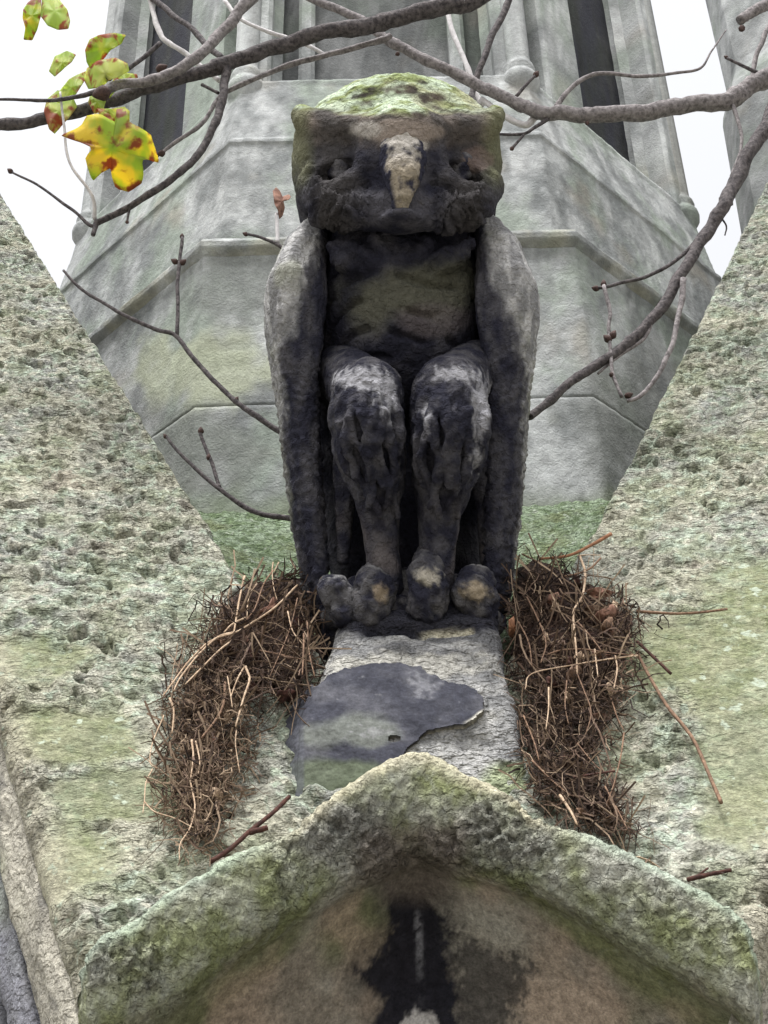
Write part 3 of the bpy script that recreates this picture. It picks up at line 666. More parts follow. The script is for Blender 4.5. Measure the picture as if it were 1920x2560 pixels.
# ------------------------------------------------------------------ the owl: sculpted as smooth-blended volumes, meshed with surface nets
LEAN = math.radians(13)
OO = atY(1020, 1530, 2.14)
ax_y = np.array([0, math.cos(LEAN), math.sin(LEAN)]); ax_z = np.array([0, -math.sin(LEAN), math.cos(LEAN)]); ax_x = np.array([1., 0, 0])
OB = np.stack([ax_x, ax_y, ax_z])         # rows: local axes
def to_world(q): return OO+np.asarray(q) @ OB
def Lc(px, py, y):                        # local point of the owl at depth y behind its front plane
    p = onplane(px, py, OO+ax_y*y, ax_y); return OB @ (p-OO)
def lm(px, py, y):
    a = Lc(px, py, y); sx = np.linalg.norm(Lc(px+10, py, y)-a)/10; sz = np.linalg.norm(Lc(px, py+10, y)-a)/10
    return sx, sz
class Sculpt:
    def __init__(s, lo, hi, h=.0045):
        s.h = h; s.lo = np.array(lo); n = np.ceil((np.array(hi)-s.lo)/h).astype(int)+1
        s.X = (s.lo[0]+h*np.arange(n[0]))[:, None, None].astype(np.float32); s.Y = (s.lo[1]+h*np.arange(n[1]))[None, :, None].astype(np.float32)
        s.Z = (s.lo[2]+h*np.arange(n[2]))[None, None, :].astype(np.float32)
        s.F = np.full(n, 1.0, np.float32)
    def _merge(s, d, k, sub=False):
        if sub: a, b = -s.F, d
        else: a, b = s.F, d
        hh = np.clip(.5+.5*(b-a)/k, 0, 1); r = b*(1-hh)+a*hh-k*hh*(1-hh)
        s.F = -r if sub else r
    def ell(s, px, py, y, rx, rz, ry, k=.012, tilt=0, sub=False):
        c = Lc(px, py, y); sx, sz = lm(px, py, y); r = (rx*sx, ry, rz*sz)
        dx, dy, dz = s.X-np.float32(c[0]), s.Y-np.float32(c[1]), s.Z-np.float32(c[2])
        if tilt:
            ct, st = np.float32(math.cos(tilt)), np.float32(math.sin(tilt)); dx, dz = dx*ct+dz*st, -dx*st+dz*ct
        k0 = np.sqrt((dx/r[0])**2+(dy/r[1])**2+(dz/r[2])**2)
        k1 = np.sqrt((dx/r[0]**2)**2+(dy/r[1]**2)**2+(dz/r[2]**2)**2)+1e-6
        s._merge(k0*(k0-1)/k1, k, sub)
    def box(s, px, py, y, hx, hz, hy, rnd, k=.012, sub=False):
        c = Lc(px, py, y); sx, sz = lm(px, py, y)
        q = [np.abs(s.X-np.float32(c[0]))-(hx*sx-rnd), np.abs(s.Y-np.float32(c[1]))-(hy-rnd), np.abs(s.Z-np.float32(c[2]))-(hz*sz-rnd)]
        out = np.sqrt(sum(np.maximum(a, 0)**2 for a in q)); ins = np.minimum(np.maximum(np.maximum(q[0], q[1]), q[2]), 0)
        s._merge(out+ins-np.float32(rnd), k, sub)
    def chain(s, pts, k=.012, ys=1.0, sub=False):   # pts: (px,py,y,r_px); ys stretches the section front to back
        cs = [(Lc(p[0], p[1], p[2]), p[3]*lm(p[0], p[1], p[2])[0]) for p in pts]
        d = None
        for (a, ra), (b, rb) in zip(cs[:-1], cs[1:]):
            a = a*np.array([1, 1/ys, 1]); b = b*np.array([1, 1/ys, 1]); ab = b-a; L2 = float(ab@ab)
            dx, dy, dz = s.X-np.float32(a[0]), s.Y/np.float32(ys)-np.float32(a[1]), s.Z-np.float32(a[2])
            t = np.clip((dx*ab[0]+dy*ab[1]+dz*ab[2])/L2, 0, 1)
            e = np.sqrt((dx-t*ab[0])**2+(dy-t*ab[1])**2+(dz-t*ab[2])**2)-(ra+(rb-ra)*t)
            d = e if d is None else np.minimum(d, e)
        s._merge(d.astype(np.float32), k, sub)
    def mesh(s):
        F = s.F; S = F < 0
        c = [F[:-1, :-1, :-1], F[1:, :-1, :-1], F[:-1, 1:, :-1], F[1:, 1:, :-1], F[:-1, :-1, 1:], F[1:, :-1, 1:], F[:-1, 1:, 1:], F[1:, 1:, 1:]]
        cnt = sum((q < 0).astype(np.int8) for q in c); act = (cnt > 0) & (cnt < 8)
        idx = -np.ones(act.shape, int); ii = np.argwhere(act); idx[act] = np.arange(len(ii))
        v = np.stack([q[act] for q in c], 1); off = np.array([[0, 0, 0], [1, 0, 0], [0, 1, 0], [1, 1, 0], [0, 0, 1], [1, 0, 1], [0, 1, 1], [1, 1, 1]], float)
        acc = np.zeros((len(ii), 3)); w_ = np.zeros(len(ii))
        for a, b in [(0, 1), (2, 3), (4, 5), (6, 7), (0, 2), (1, 3), (4, 6), (5, 7), (0, 4), (1, 5), (2, 6), (3, 7)]:
            m = (v[:, a] < 0) != (v[:, b] < 0); t = v[:, a]/np.where(m, v[:, a]-v[:, b], 1)
            acc += np.where(m[:, None], off[a]+(off[b]-off[a])*t[:, None], 0); w_ += m
        V = s.lo+s.h*(ii+acc/w_[:, None]); quads = []
        for ax in range(3):
            o = [(1, 2), (2, 0), (0, 1)][ax]
            sl0 = [slice(1, -1)]*3; sl1 = [slice(1, -1)]*3; sl0[ax] = slice(0, -1); sl1[ax] = slice(1, None)
            A_, B_ = S[tuple(sl0)], S[tuple(sl1)]
            for flip, m in ((0, A_ & ~B_), (1, ~A_ & B_)):
                p = np.argwhere(m)
                p = p+np.array([1, 1, 1]); p[:, ax] -= 1
                e1 = np.zeros(3, int); e2 = np.zeros(3, int); e1[o[0]] = 1; e2[o[1]] = 1
                q = np.stack([idx[tuple((p-e1-e2).T)], idx[tuple((p-e2).T)], idx[tuple(p.T)], idx[tuple((p-e1).T)]], 1)
                quads.append(q[:, ::-1] if flip else q)
        return V, np.vstack(quads)
def vnormals(V, F):
    n = np.zeros_like(V); fn = np.cross(V[F[:, 1]]-V[F[:, 0]], V[F[:, 2]]-V[F[:, 0]])+np.cross(V[F[:, 2]]-V[F[:, 0]], V[F[:, 3]]-V[F[:, 0]])
    for k in range(4):
        for a in range(3): n[:, a] += np.bincount(F[:, k], fn[:, a], len(V))
    return n/np.maximum(np.linalg.norm(n, axis=1)[:, None], 1e-12)
def bounds(pts, pad):
    q = np.array([Lc(*p) for p in pts]); return q.min(0)-pad, q.max(0)+pad
owl = thing('owl_statue', 'soot-blackened stone owl with mossy crown perched on pedestal', 'statue', OO)
def finish(name, sc, disp, colour, parent, label=None):
    V, F = sc.mesh(); n = vnormals(V, F)
    Wp = to_world(V); px, py = proj(Wp)
    V2 = V+n*disp(V, px, py)[:, None]
    Ww = to_world(V2); nw = vnormals(Ww, F)
    return mesh_obj(name, Ww, F, M_OWL, parent, colour(V2, Ww, nw, *proj(Ww)), label=label)
def moss_of(Wp, nw, z0=.35):
    return sstep(z0, z0+.35, nw[:, 2]+.35*fbm(Wp, 18, 3, 4))

# --- body
lo = np.array([-.27, -.20, -.02]); hi = np.array([.27, .30, .98])
sc = Sculpt(lo, hi, .005)
sc.ell(1000, 1000, .20, 235, 640, .11, .02)                     # back
sc.ell(1000, 760, .07, 215, 270, .155, .03)                     # chest
sc.ell(1000, 880, .09, 190, 160, .13, .03)                      # belly
sc.ell(1000, 650, .075, 225, 75, .140, .03)                      # ruff under the head
for i, (x, y, tl) in enumerate([(850, 632, .8), (880, 622, 1.0), (918, 640, .9), (962, 628, .6), (1010, 642, .0), (1052, 626, -.7), (1094, 640, -1.0), (1136, 630, -.9), (860, 652, 1.0), (1132, 655, -1.0), (960, 662, .6)]):
    sc.ell(x, y+8, -.070, 15+4*(i % 3), 38+8*((i*5) % 4), .024, .008, tilt=tl)
def d_body(V, px, py):
    rf = sstep(690, 640, py); ch = sstep(640, 700, py)*sstep(950, 860, py)
    w1 = fbm(V, 9, 2, 3)
    sca = np.sin((V[:, 2]*125+3.0*w1+6*V[:, 0]**2*20+1.6*np.sin(V[:, 0]*26)))
    strand = np.abs(perlin(np.stack([V[:, 0]*60+V[:, 2]*35*np.sign(V[:, 0]), V[:, 1]*20, V[:, 2]*22], 1)))
    return ch*(-.012*sstep(.5, .98, sca)*sstep(-.12, .12, fbm(V, 13, 2, 9)))+rf*(.010*strand-.002)+.004*fbm(V, 22, 3, 5)+.0018*fbm(V, 90, 2, 6)
def c_body(V, Wp, nw, px, py):
    n1 = fbm(Wp, 14, 4, 1); n2 = fbm(Wp, 6, 3, 2)
    c = mix(SOOT*1.0, np.array([.055, .053, .062]), sstep(-.2, .4, n1))
    c = mix(c, np.array([.078, .077, .055]), .8*sstep(.1, .75, blob(px, py, 1120, 715, 170, 110)*1.2+blob(px, py, 930, 750, 190, 110)*.8+.6*n1))
    c = mix(c, np.array([.10, .085, .085]), .6*sstep(.2, .6, blob(px, py, 1080, 800, 150, 70)+.3*n2))
    return c
finish('body', sc, d_body, c_body, owl)

# --- wings
WL = [(792, 566, .05, 22), (778, 610, .04, 38), (753, 675, .03, 56), (737, 760, .03, 70), (733, 840, .03, 64), (735, 920, .03, 57), (742, 1000, .035, 50), (750, 1100, .04, 46), (760, 1200, .045, 44), (769, 1300, .05, 40), (781, 1400, .055, 36), (794, 1500, .06, 30), (806, 1580, .065, 18)]
WR = [(1214, 562, .05, 22), (1228, 606, .04, 38), (1254, 672, .03, 56), (1268, 760, .03, 70), (1274, 840, .03, 66), (1273, 920, .03, 60), (1269, 1000, .035, 54), (1266, 1100, .04, 52), (1260, 1200, .045, 48), (1256, 1300, .05, 44), (1250, 1400, .055, 38), (1243, 1500, .06, 32), (1236, 1570, .065, 18)]
def wing(pts, sgn):
    lo, hi = bounds([(p[0]-p[3], p[1], p[2]) for p in pts]+[(p[0]+p[3], p[1], p[2]) for p in pts], .06)
    lo[1] = -.16; hi[1] = .27
    sc = Sculpt(lo, hi, .0045)
    sc.chain(pts, .02, ys=2.6)
    # front flange: the thick folded edge of the wing
    sc.chain([(p[0]+sgn*(p[3]*.55), p[1], p[2]-.075, p[3]*.55) for p in pts], .02, ys=1.3)
    xs = np.array([p[0] for p in pts]); ys_ = np.array([p[1] for p in pts]); rs = np.array([p[3] for p in pts])
    def disp(V, px, py):
        cx_ = np.interp(py, ys_, xs); frn = sstep(.02, -.06, V[:, 1])
        barb = np.abs(perlin(np.stack([V[:, 0]*35, V[:, 1]*25, V[:, 2]*105+sgn*V[:, 0]*45], 1)))
        lng = np.abs(perlin(np.stack([V[:, 0]*75, V[:, 1]*55, V[:, 2]*7], 1)))
        low = sstep(800, 950, py)
        sw = V[:, 2]*52+sgn*V[:, 0]*40+V[:, 1]*18+.9*fbm(V, 14, 3, 44); sw = sw-np.floor(sw)
        return low*(.004*(1-sw)*sstep(0, .15, sw)+.007*barb-.004)+.008*lng*(1-low*.7)*sstep(640, 740, py)+.0035*fbm(V, 30, 3, 4)+.002*fbm(V, 100, 2, 5)
    def colr(V, Wp, nw, px, py):
        n1 = fbm(Wp*np.array([1, 1, .5]), 26, 4, 3); n2 = fbm(Wp, 9, 3, 8)
        c = mix(SOOT*1.15, np.array([.058, .056, .063]), sstep(-.25, .35, n1))
        # rain-washed outer face: follows the wing's own outer flank, ragged lower limit
        cx_ = np.interp(py, ys_, xs); off = (px-cx_)/np.interp(py, ys_, rs)*sgn      # -1 outer .. +1 inner
        lim = np.interp(py, [560, 600, 700, 770, 850, 930, 1050, 1200, 1400], [.0, .25, .32, .0, -.42, -.75, -.88, -.97, -1.1])
        wsh = sstep(.34, -.22, off-lim+.55*n1+.35*n2+.3*fbm(Wp*np.array([1, 1, .3]), 60, 3, 5))
        fl = fbm(Wp*np.array([1, 1, .12]), 70, 3, 35)
        pale = mix(np.array([.17, .168, .17]), np.array([.34, .335, .33]), sstep(-.25, .3, n1+.6*fl))
        pale = mix(pale, np.array([.24, .245, .19]), .6*sstep(0, .4, n2))
        c = mix(c, pale, wsh)
        return c
    return finish('wing', sc, disp, colr, owl)
wing(WL, 1); wing(WR, -1)

# --- legs with shaggy feathering
def leg(ch, thigh, tuft, sgn):
    lo, hi = bounds([(p[0]-p[3]-10, p[1], p[2]) for p in ch+[thigh]]+[(p[0]+p[3]+10, p[1], p[2]) for p in ch+[thigh]], .07); lo[1] -= .06; hi[1] += .05; hi[2] += .03
    sc = Sculpt(lo, hi, .004)
    sc.chain(ch, .02, ys=1.15)
    sc.chain([(thigh[0], thigh[1], thigh[2], thigh[3]), ((thigh[0]+ch[0][0])/2, (thigh[1]+ch[0][1])/2-8, -.05, thigh[3]*.95), (ch[0][0], ch[0][1]-4, -.10, ch[0][3]*.92)], .03, ys=1.1)
    sc.chain(tuft, .012)
    ly_ = np.array([p[1] for p in ch]); lx_ = np.array([p[0] for p in ch]); ld_ = np.array([p[2] for p in ch]); lr_ = np.array([p[3] for p in ch])
    for i, f in enumerate(np.linspace(-.82, .82, 8)):
        y0, y1 = 965+22*((i*3) % 4), 1215+26*((i*5) % 4); pl2 = []
        for y in np.linspace(y0, y1, 7):
            r_ = np.interp(y, ly_, lr_); x_ = np.interp(y, ly_, lx_)+f*r_*(1-.0006*(y-y0))+13*math.sin((y-y0)/38+i*1.7)
            fo = min(abs(f), .95); dep = np.interp(y, ly_, ld_)-1.15*r_*.00073*math.sqrt(1-fo*fo)
            pl2.append((x_, y, dep-.005, 15-7*(y-y0)/(y1-y0)))
        sc.chain(pl2, .003)
    def disp(V, px, py):
        up = sstep(1330, 1180, py); w1 = np.stack([fbm(V, 16, 2, 4), fbm(V, 16, 2, 14), fbm(V, 16, 2, 24)], 1)*.035
        Q = V+w1
        s1 = perlin(Q*np.array([30, 30, 9])); s2 = perlin(Q*np.array([55, 55, 20])+9); up = up*(.25+.75*sstep(900, 1000, py))
        return up*(.007*(1-2*np.abs(s1))+.002*(1-2*np.abs(s2))-.003)+.003*fbm(V, 24, 3, 8)+.0012*fbm(V, 90, 3, 5)
    def colr(V, Wp, nw, px, py):
        n1 = fbm(Wp, 30, 4, 3); n2 = fbm(Wp, 11, 3, 9)
        c = mix(SOOT*1.0, np.array([.055, .053, .059]), sstep(-.25, .35, n1))
        c = mix(c, np.array([.115, .10, .095]), .6*sstep(1230, 1400, py)*sstep(-.2, .3, n2))
        if sgn < 0: wm = blob(px, py, 905, 945, 110, 50)*1.25+blob(px, py, 965, 1000, 55, 80)*.9
        else: wm = blob(px, py, 1130, 932, 95, 36)*1.1+blob(px, py, 1205, 1010, 42, 110)*1.2+blob(px, py, 1190, 1130, 26, 110)*.9+blob(px, py, 1070, 1040, 36, 60)*.8
        st = fbm(Wp*np.array([1, 1, .45]), 75, 3, 6)
        c = mix(c, np.array([.25, .247, .262]), .85*sstep(.36, .8, wm+.35*n1+.6*st))
        return c
    finish('leg', sc, disp, colr, owl)
leg([(922, 985, -.105, 78), (915, 1040, -.115, 90), (922, 1110, -.11, 88), (940, 1200, -.09, 70), (950, 1290, -.07, 50), (955, 1380, -.06, 42), (966, 1470, -.055, 44)],
    (856, 940, .035, 78), [(872, 1150, -.03, 34), (862, 1260, -.015, 24), (858, 1400, -.01, 16)], -1)
leg([(1122, 985, -.105, 84), (1124, 1040, -.115, 96), (1122, 1110, -.11, 94), (1110, 1200, -.09, 76), (1098, 1290, -.07, 54), (1092, 1380, -.06, 46), (1088, 1470, -.055, 46)],
    (1188, 932, .035, 80), [(1200, 1150, -.03, 34), (1215, 1260, -.015, 24), (1216, 1400, -.01, 18)], 1)

# --- toes gripping the pedestal's edge
def toe(pts, label, patch, extra=None):
    lo, hi = bounds([(p[0]-p[3], p[1]-p[3], p[2]) for p in pts]+[(p[0]+p[3], p[1]+p[3], p[2]) for p in pts], .035)
    sc = Sculpt(lo, hi, .0035); sc.chain(pts, .008)
    def disp(V, px, py): return .009*fbm(V, 24, 4, 4)+.006*np.abs(perlin(V*50))-.006*sstep(.2, .5, perlin(V*38+5))+.002*fbm(V, 110, 2, 5)
    def colr(V, Wp, nw, px, py):
        n1 = fbm(Wp, 26, 4, 3)
        c = mix(SOOT*1.1, np.array([.075, .072, .075]), sstep(-.25, .3, n1))
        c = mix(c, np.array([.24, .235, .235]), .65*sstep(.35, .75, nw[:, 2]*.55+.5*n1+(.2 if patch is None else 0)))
        if patch: c = mix(c, np.array(patch[4])*.8, .85*sstep(.25, .7, blob(px, py, *patch[:4])+.5*n1+.4*fbm(Wp, 70, 3, 7)))
        return c
    finish('toe', sc, disp, colr, owl, label)
toe([(832, 1468, -.05, 34), (842, 1488, -.085, 42), (858, 1525, -.085, 40)], None, None)
toe([(937, 1450, -.05, 42), (934, 1478, -.095, 50), (925, 1520, -.095, 46)], None, (953, 1478, 34, 44, (.30, .235, .16)))
toe([(1068, 1400, -.06, 36), (1066, 1430, -.085, 44), (1070, 1472, -.11, 50), (1068, 1515, -.10, 48)], None, (1072, 1445, 60, 40, (.34, .31, .25)))
toe([(1190, 1458, -.05, 44), (1180, 1482, -.095, 50), (1202, 1500, -.085, 50), (1205, 1530, -.08, 46)], None, (1190, 1478, 56, 40, (.33, .27, .19)))
# rough stone web between the toes
sc = Sculpt(Lc(760, 1660, -.2), Lc(1300, 1420, .2), .004)
sc.chain([(840, 1540, -.03, 34), (940, 1530, -.055, 40), (1070, 1530, -.06, 44), (1200, 1540, -.045, 40), (1235, 1560, -.02, 30)], .02)
sc.chain([(900, 1500, .0, 60), (1020, 1490, .0, 70), (1180, 1500, .0, 60)], .03)
sc.chain([(835, 1590, .0, 34), (812, 1650, .03, 26)], .02)
finish('foot_bed', sc, lambda V, px, py: .006*np.abs(perlin(V*50))+.004*fbm(V, 60, 3, 4), lambda V, Wp, nw, px, py: mix(SOOT*.95, np.array([.10, .095, .095]), sstep(-.2, .4, fbm(Wp, 30, 4, 3))), owl)

# --- head
lo, hi = bounds([(700, 560, -.2), (1290, 200, .1), (1290, 640, -.2), (700, 640, .1), (700, 200, -.2)], .05); lo[1] = -.27; hi[1] = .27
sc = Sculpt(lo, hi, .004)
sc.box(992, 445, .05, 252, 112, .165, .085, .01)
sc.ell(992, 345, .04, 222, 96, .165, .035)                     # crown
sc.ell(992, 412, .05, 254, 108, .165, .03)
sc.ell(992, 505, .0, 250, 70, .150, .03)                         # jowl
sc.chain([(752, 290, -.07, 26), (768, 304, -.085, 36), (802, 328, -.095, 32)], .012); sc.chain([(1236, 292, -.07, 26), (1222, 306, -.085, 35), (1190, 332, -.095, 32)], .012)   # ear tufts
sc.chain([(790, 318, -.090, 30), (870, 316, -.120, 30), (940, 334, -.138, 38), (1003, 345, -.146, 50), (1066, 336, -.138, 38), (1130, 320, -.120, 30), (1204, 322, -.090, 30)], .022)   # V of the brows
sc.chain([(790, 465, -.085, 50), (830, 518, -.108, 60), (920, 532, -.125, 46), (1000, 538, -.125, 40), (1085, 532, -.125, 46), (1165, 520, -.108, 60), (1210, 467, -.085, 50)], .03)   # cheeks
sc.ell(854, 412, -.165, 74, 62, .102, .008, tilt=.2, sub=True); sc.ell(1148, 416, -.165, 72, 62, .102, .008, tilt=-.2, sub=True)   # eye discs
sc.chain([(1003, 345, -.120, 88), (1004, 400, -.128, 70), (1005, 450, -.135, 54), (1003, 500, -.135, 40), (1000, 540, -.12, 30)], .035)   # broad ridge from brow to chin
sc.ell(930, 505, -.185, 34, 36, .030, .02, sub=True); sc.ell(1072, 505, -.185, 34, 36, .030, .02, sub=True)
sc.chain([(925, 345, -.118, 24), (914, 395, -.128, 24), (895, 440, -.132, 24), (850, 472, -.128, 26), (800, 486, -.112, 24)], .022)
sc.chain([(1080, 350, -.118, 24), (1090, 405, -.128, 24), (1110, 446, -.132, 24), (1155, 476, -.128, 26), (1206, 490, -.11, 24)], .022)
for i in range(2, 9):                                               # overlapping cheek feathers fanning from each eye
    for sg, cx_ in ((-1, 862), (1, 1142)):
        an = math.radians(28+i*19); x = cx_+sg*math.cos(an)*112; y = 415+math.sin(an)*112
        sc.ell(x, min(y, 548), -.118 if i > 3 else -.10, 14, 46, .026, .012, tilt=sg*(math.pi/2-an)*-1.0)
sc.ell(1003, 548, -.150, 52, 18, .03, .014)
def d_head(V, px, py):
    face = sstep(345, 420, py)
    ex = np.where(px < 1003, 862, 1142); an = np.arctan2(py-405, px-ex); rr = np.hypot(px-ex, py-405)
    rad = np.abs(perlin(np.stack([an*11+2*fbm(V, 20, 2, 3), rr*.016, np.where(px < 1003, 1., 7.)+V[:, 1]*9], 1)))
    lump = perlin(V*42)
    ring = sstep(60, 95, rr)*sstep(240, 170, rr)
    beak_keep = sstep(60, 100, np.abs(px-1003))
    top = sstep(320, 270, py)
    return face*beak_keep*sstep(248, 212, np.abs(px-996))*(ring*(.022*rad-.006)+.003*lump+.0045*np.abs(perlin(V*90)))+top*(.006*fbm(V*np.array([1, 1, 2]), 26, 3, 7))+.004*fbm(V, 24, 3, 5)+.0018*fbm(V, 95, 2, 6)
def c_head(V, Wp, nw, px, py):
    n1 = fbm(Wp, 20, 4, 3); n2 = fbm(Wp, 8, 3, 9); n3 = fbm(Wp*np.array([1, 1, 2.5]), 22, 4, 19)
    c = mix(SOOT*1.05, np.array([.058, .056, .065]), sstep(-.3, .3, n1))
    # bare brown-grey forehead above the brow line, sides of the head greenish
    up = sstep(372, 335, py+22*n1-18*np.exp(-((px-1003)/90)**2))
    c = mix(c, mix(np.array([.135, .112, .098]), np.array([.07, .062, .058]), sstep(-.2, .3, n1)), up*sstep(300, 215, np.abs(px-1000)))
    c = mix(c, np.array([.048, .044, .042]), .75*sstep(70, 170, np.abs(px-1003)+30*n1)*sstep(262, 300, py+25*n2)*sstep(230, 190, np.abs(px-1000)))
    c = mix(c, np.array([.235, .195, .165]), .8*sstep(.3, .6, blob(px, py, 1010, 330, 130, 50)*1.2+.35*n1))
    c = mix(c, np.array([.125, .125, .075]), .85*sstep(200, 245, np.abs(px-994)+25*n2)*sstep(520, 380, py+60*n1))
    c = mix(c, np.array([.15, .11, .095]), .6*sstep(.3, .6, blob(px, py, 1190, 395, 70, 60)+.4*n1))
    c = mix(c, np.array([.36, .335, .305]), .85*sstep(.25, .6, blob(px, py, 915, 322, 60, 36)*.8+blob(px, py, 1015, 365, 85, 30)*1.1+.5*n1))
    # crown: moss and pale lichen over what faces the sky
    mo = sstep(296, 268, py+20*n1+.0006*(px-994)**2*.4)*sstep(-.1, .25, nw[:, 2]+.3)
    mcol = mix(np.array([.17, .20, .085]), np.array([.37, .43, .32]), sstep(-.12, .25, n3+.25*blob(px, py, 850, 255, 110, 45)+.15*blob(px, py, 1010, 235, 200, 40)))
    mcol = mix(mcol, np.array([.30, .28, .19]), .6*sstep(.1, .4, n2))
    c = mix(c, mcol, mo)
    return c
head = finish('head', sc, d_head, c_head, owl)
# beak
lo, hi = bounds([(930, 330, -.2), (1080, 590, -.2), (1000, 300, -.1)], .04); lo[1] = -.27; hi[1] = -.05
sc = Sculpt(lo, hi, .003)
sc.chain([(1004, 362, -.128, 76), (1006, 400, -.148, 62), (1007, 445, -.166, 46), (1004, 490, -.170, 28), (1000, 525, -.160, 19), (998, 545, -.14, 14)], .01)
finish('beak', sc, lambda V, px, py: .004*fbm(V, 40, 3, 4)+.002*fbm(V, 100, 2, 4),
       lambda V, Wp, nw, px, py: mix(mix(np.array([.25, .215, .165]), np.array([.34, .315, .285]), sstep(430, 370, py)), SOOT*1.6,
            np.clip(sstep(.0, .35, fbm(Wp, 40, 4, 3)+.5*sstep(24, 52, np.abs(px-1008-.05*(py-400)))-.1)+sstep(.6, 1.15, np.abs(px-1012)/np.interp(py, [350, 385, 440, 530], [108, 74, 42, 20])), 0, 1)), head)
# chin patch and eyes
for ex, ey in ((850, 408), (1152, 412)):
    lo, hi = bounds([(ex-60, ey-60, -.1), (ex+60, ey+60, -.05)], .03); lo[1] = -.18; hi[1] = .03
    sc = Sculpt(lo, hi, .003); sc.ell(ex, ey+8, -.078, 44, 42, .036, .01)
    sc.chain([(ex-48, ey-18, -.085, 9), (ex, ey-44, -.10, 11), (ex+48, ey-20, -.085, 9)], .01)
    sc.chain([(ex-46, ey+16, -.085, 8), (ex, ey+38, -.098, 9), (ex+46, ey+14, -.085, 8)], .01)
    finish('eye', sc, lambda V, px, py: .002*fbm(V, 50, 3, 4), lambda V, Wp, nw, px, py: mix(SOOT*1.2, np.array([.12, .115, .12]), sstep(-.2, .3, fbm(Wp, 30, 3, 3))), head)

# ------------------------------------------------------------------ branches: pixel path with photo radii, each at its own distance behind or beside the owl
def twig_mesh(path, Y, r0, r1, seg=8, jit=.05, knob=0.0):
    path = np.array(path, float)
    if np.isscalar(Y): Ys = np.full(len(path), Y)
    else: Ys = np.linspace(Y[0], Y[1], len(path))
    W3 = np.array([atY(p[0], p[1], y) for p, y in zip(path, Ys)])
    C = catmull(W3, 7); n = len(C)
    s = np.array([mpp(p) for p in C]); rad = np.linspace(r0, r1, n)*s*.88
    C = C+np.stack([fbm(C, 9, 2, 3), fbm(C, 9, 2, 13), fbm(C, 9, 2, 23)], 1)*(rad[:, None]*.9)
    rad = rad*(1+.12*fbm(C, 30, 2, 5)+knob*sstep(.25, .5, perlin(C*22)))
    return tube(C, rad, seg, jit)
def twig(name, path, Y, r0, r1, mat, parent, **k):
    v, f = twig_mesh(path, Y, r0, r1, **k); return mesh_obj(name, v, f, mat, parent)
def bud(px, py, Y, r, ang, parent, mat=None, L=2.4):
    c = atY(px, py, Y); s = mpp(c); d = np.array([math.cos(ang), -.3, math.sin(ang)])
    C = np.array([c+d*s*r*L*(t-.5) for t in np.linspace(0, 1, 7)])
    v, f = tube(C, np.array([.45, .8, 1, .95, .75, .45, .12])*r*s, 7); return mesh_obj('bud', v, f, mat or M_BUD, parent)
def branch(label, main, Y, r0, r1, mat, subs=(), buds=(), seg=12, grp='bare tree branches round the owl'):
    b = thing('bare_branch', label, 'branch', atY(main[0][0], main[0][1], Y if np.isscalar(Y) else Y[0]), grp)
    twig('limb', main, Y, r0, r1, mat, b, seg=seg, knob=.12)
    for (p, y, a, c_, m) in subs: twig('twig', p, y, a, c_, m, b)
    for q in buds: bud(*q, b)
    return b
YB = 2.30
bA = branch('thick dark branch crossing the top of the picture from the left edge', [(-260, 345), (-120, 330), (0, 312), (116, 295), (249, 260), (370, 220), (498, 185), (564, 165), (671, 124), (810, 84), (960, 46), (1076, 32-4), (1209, -12), (1400, -90)], YB, 15, 26, M_BARKD,
  [([(570, 170), (561, 231), (538, 307), (498, 382), (428, 451), (324, 515), (243, 556)], YB, 13, 9, M_BARKD),
   ([(243, 553), (234, 590)], YB, 9, 6, M_BARKD),
   ([(236, 566), (222, 560), (185, 527), (93, 463), (26, 428)], YB, 6, 3, M_BARKD),
   ([(238, 548), (231, 492), (174, 405), (158, 300), (150, 230)], (YB, YB-.1), 6, 3, M_BARKW),
   ([(324, 518), (318, 553)], YB, 4, 3, M_BARKD),
   ([(503, 212), (547, 234)], YB, 5, 5, M_BARKD),
   ([(556, 150), (492, 87), (382, -6), (300, -80)], (YB, YB+.1), 9, 8, M_BARKD)],
  [(25, 427, YB, 7, 2.5), (318, 556, YB, 5, -1.3)])
bB = branch('pale grey branch with blunt end lying over the dark one', [(760, -130), (631, -6), (579, 46), (544, 87), (492, 139), (446, 174), (370, 205), (301, 211), (258, 228)], YB-.10, 17, 14, M_BARKL,
  [([(258, 222), (200, 240), (124, 252), (0, 249), (-140, 250)], YB-.10, 8, 3, M_BARKD)], [(252, 234, YB-.11, 20, -2.4), (272, 186, YB-.11, 13, 1.7), (405, 170, YB-.08, 12, .3)])
bC = branch('forked pale twig hanging from the top edge at upper left', [(360, -70), (376, 0), (405, 93), (463, 136), (509, 168), (550, 200)], YB+.08, 8, 7, M_BARKW,
  [([(400, 108), (350, 150), (289, 191)], YB+.08, 7, 6, M_BARKD)])
bD = branch('slender twig running up right beneath the thick branch', [(405, 382), (440, 355), (503, 312), (544, 250), (579, 226), (694, 174), (810, 139), (949, 104), (975, 88)], YB+.06, 5, 9, M_BARKL,
  [([(561, 0), (602, 46), (683, 81), (747, 101), (810, 136)], YB+.08, 6, 6, M_BARKW)], [(402, 384, YB+.06, 9, -2.5), (993, 135, YB+.06, 6, -2.3)])
YR = 2.42
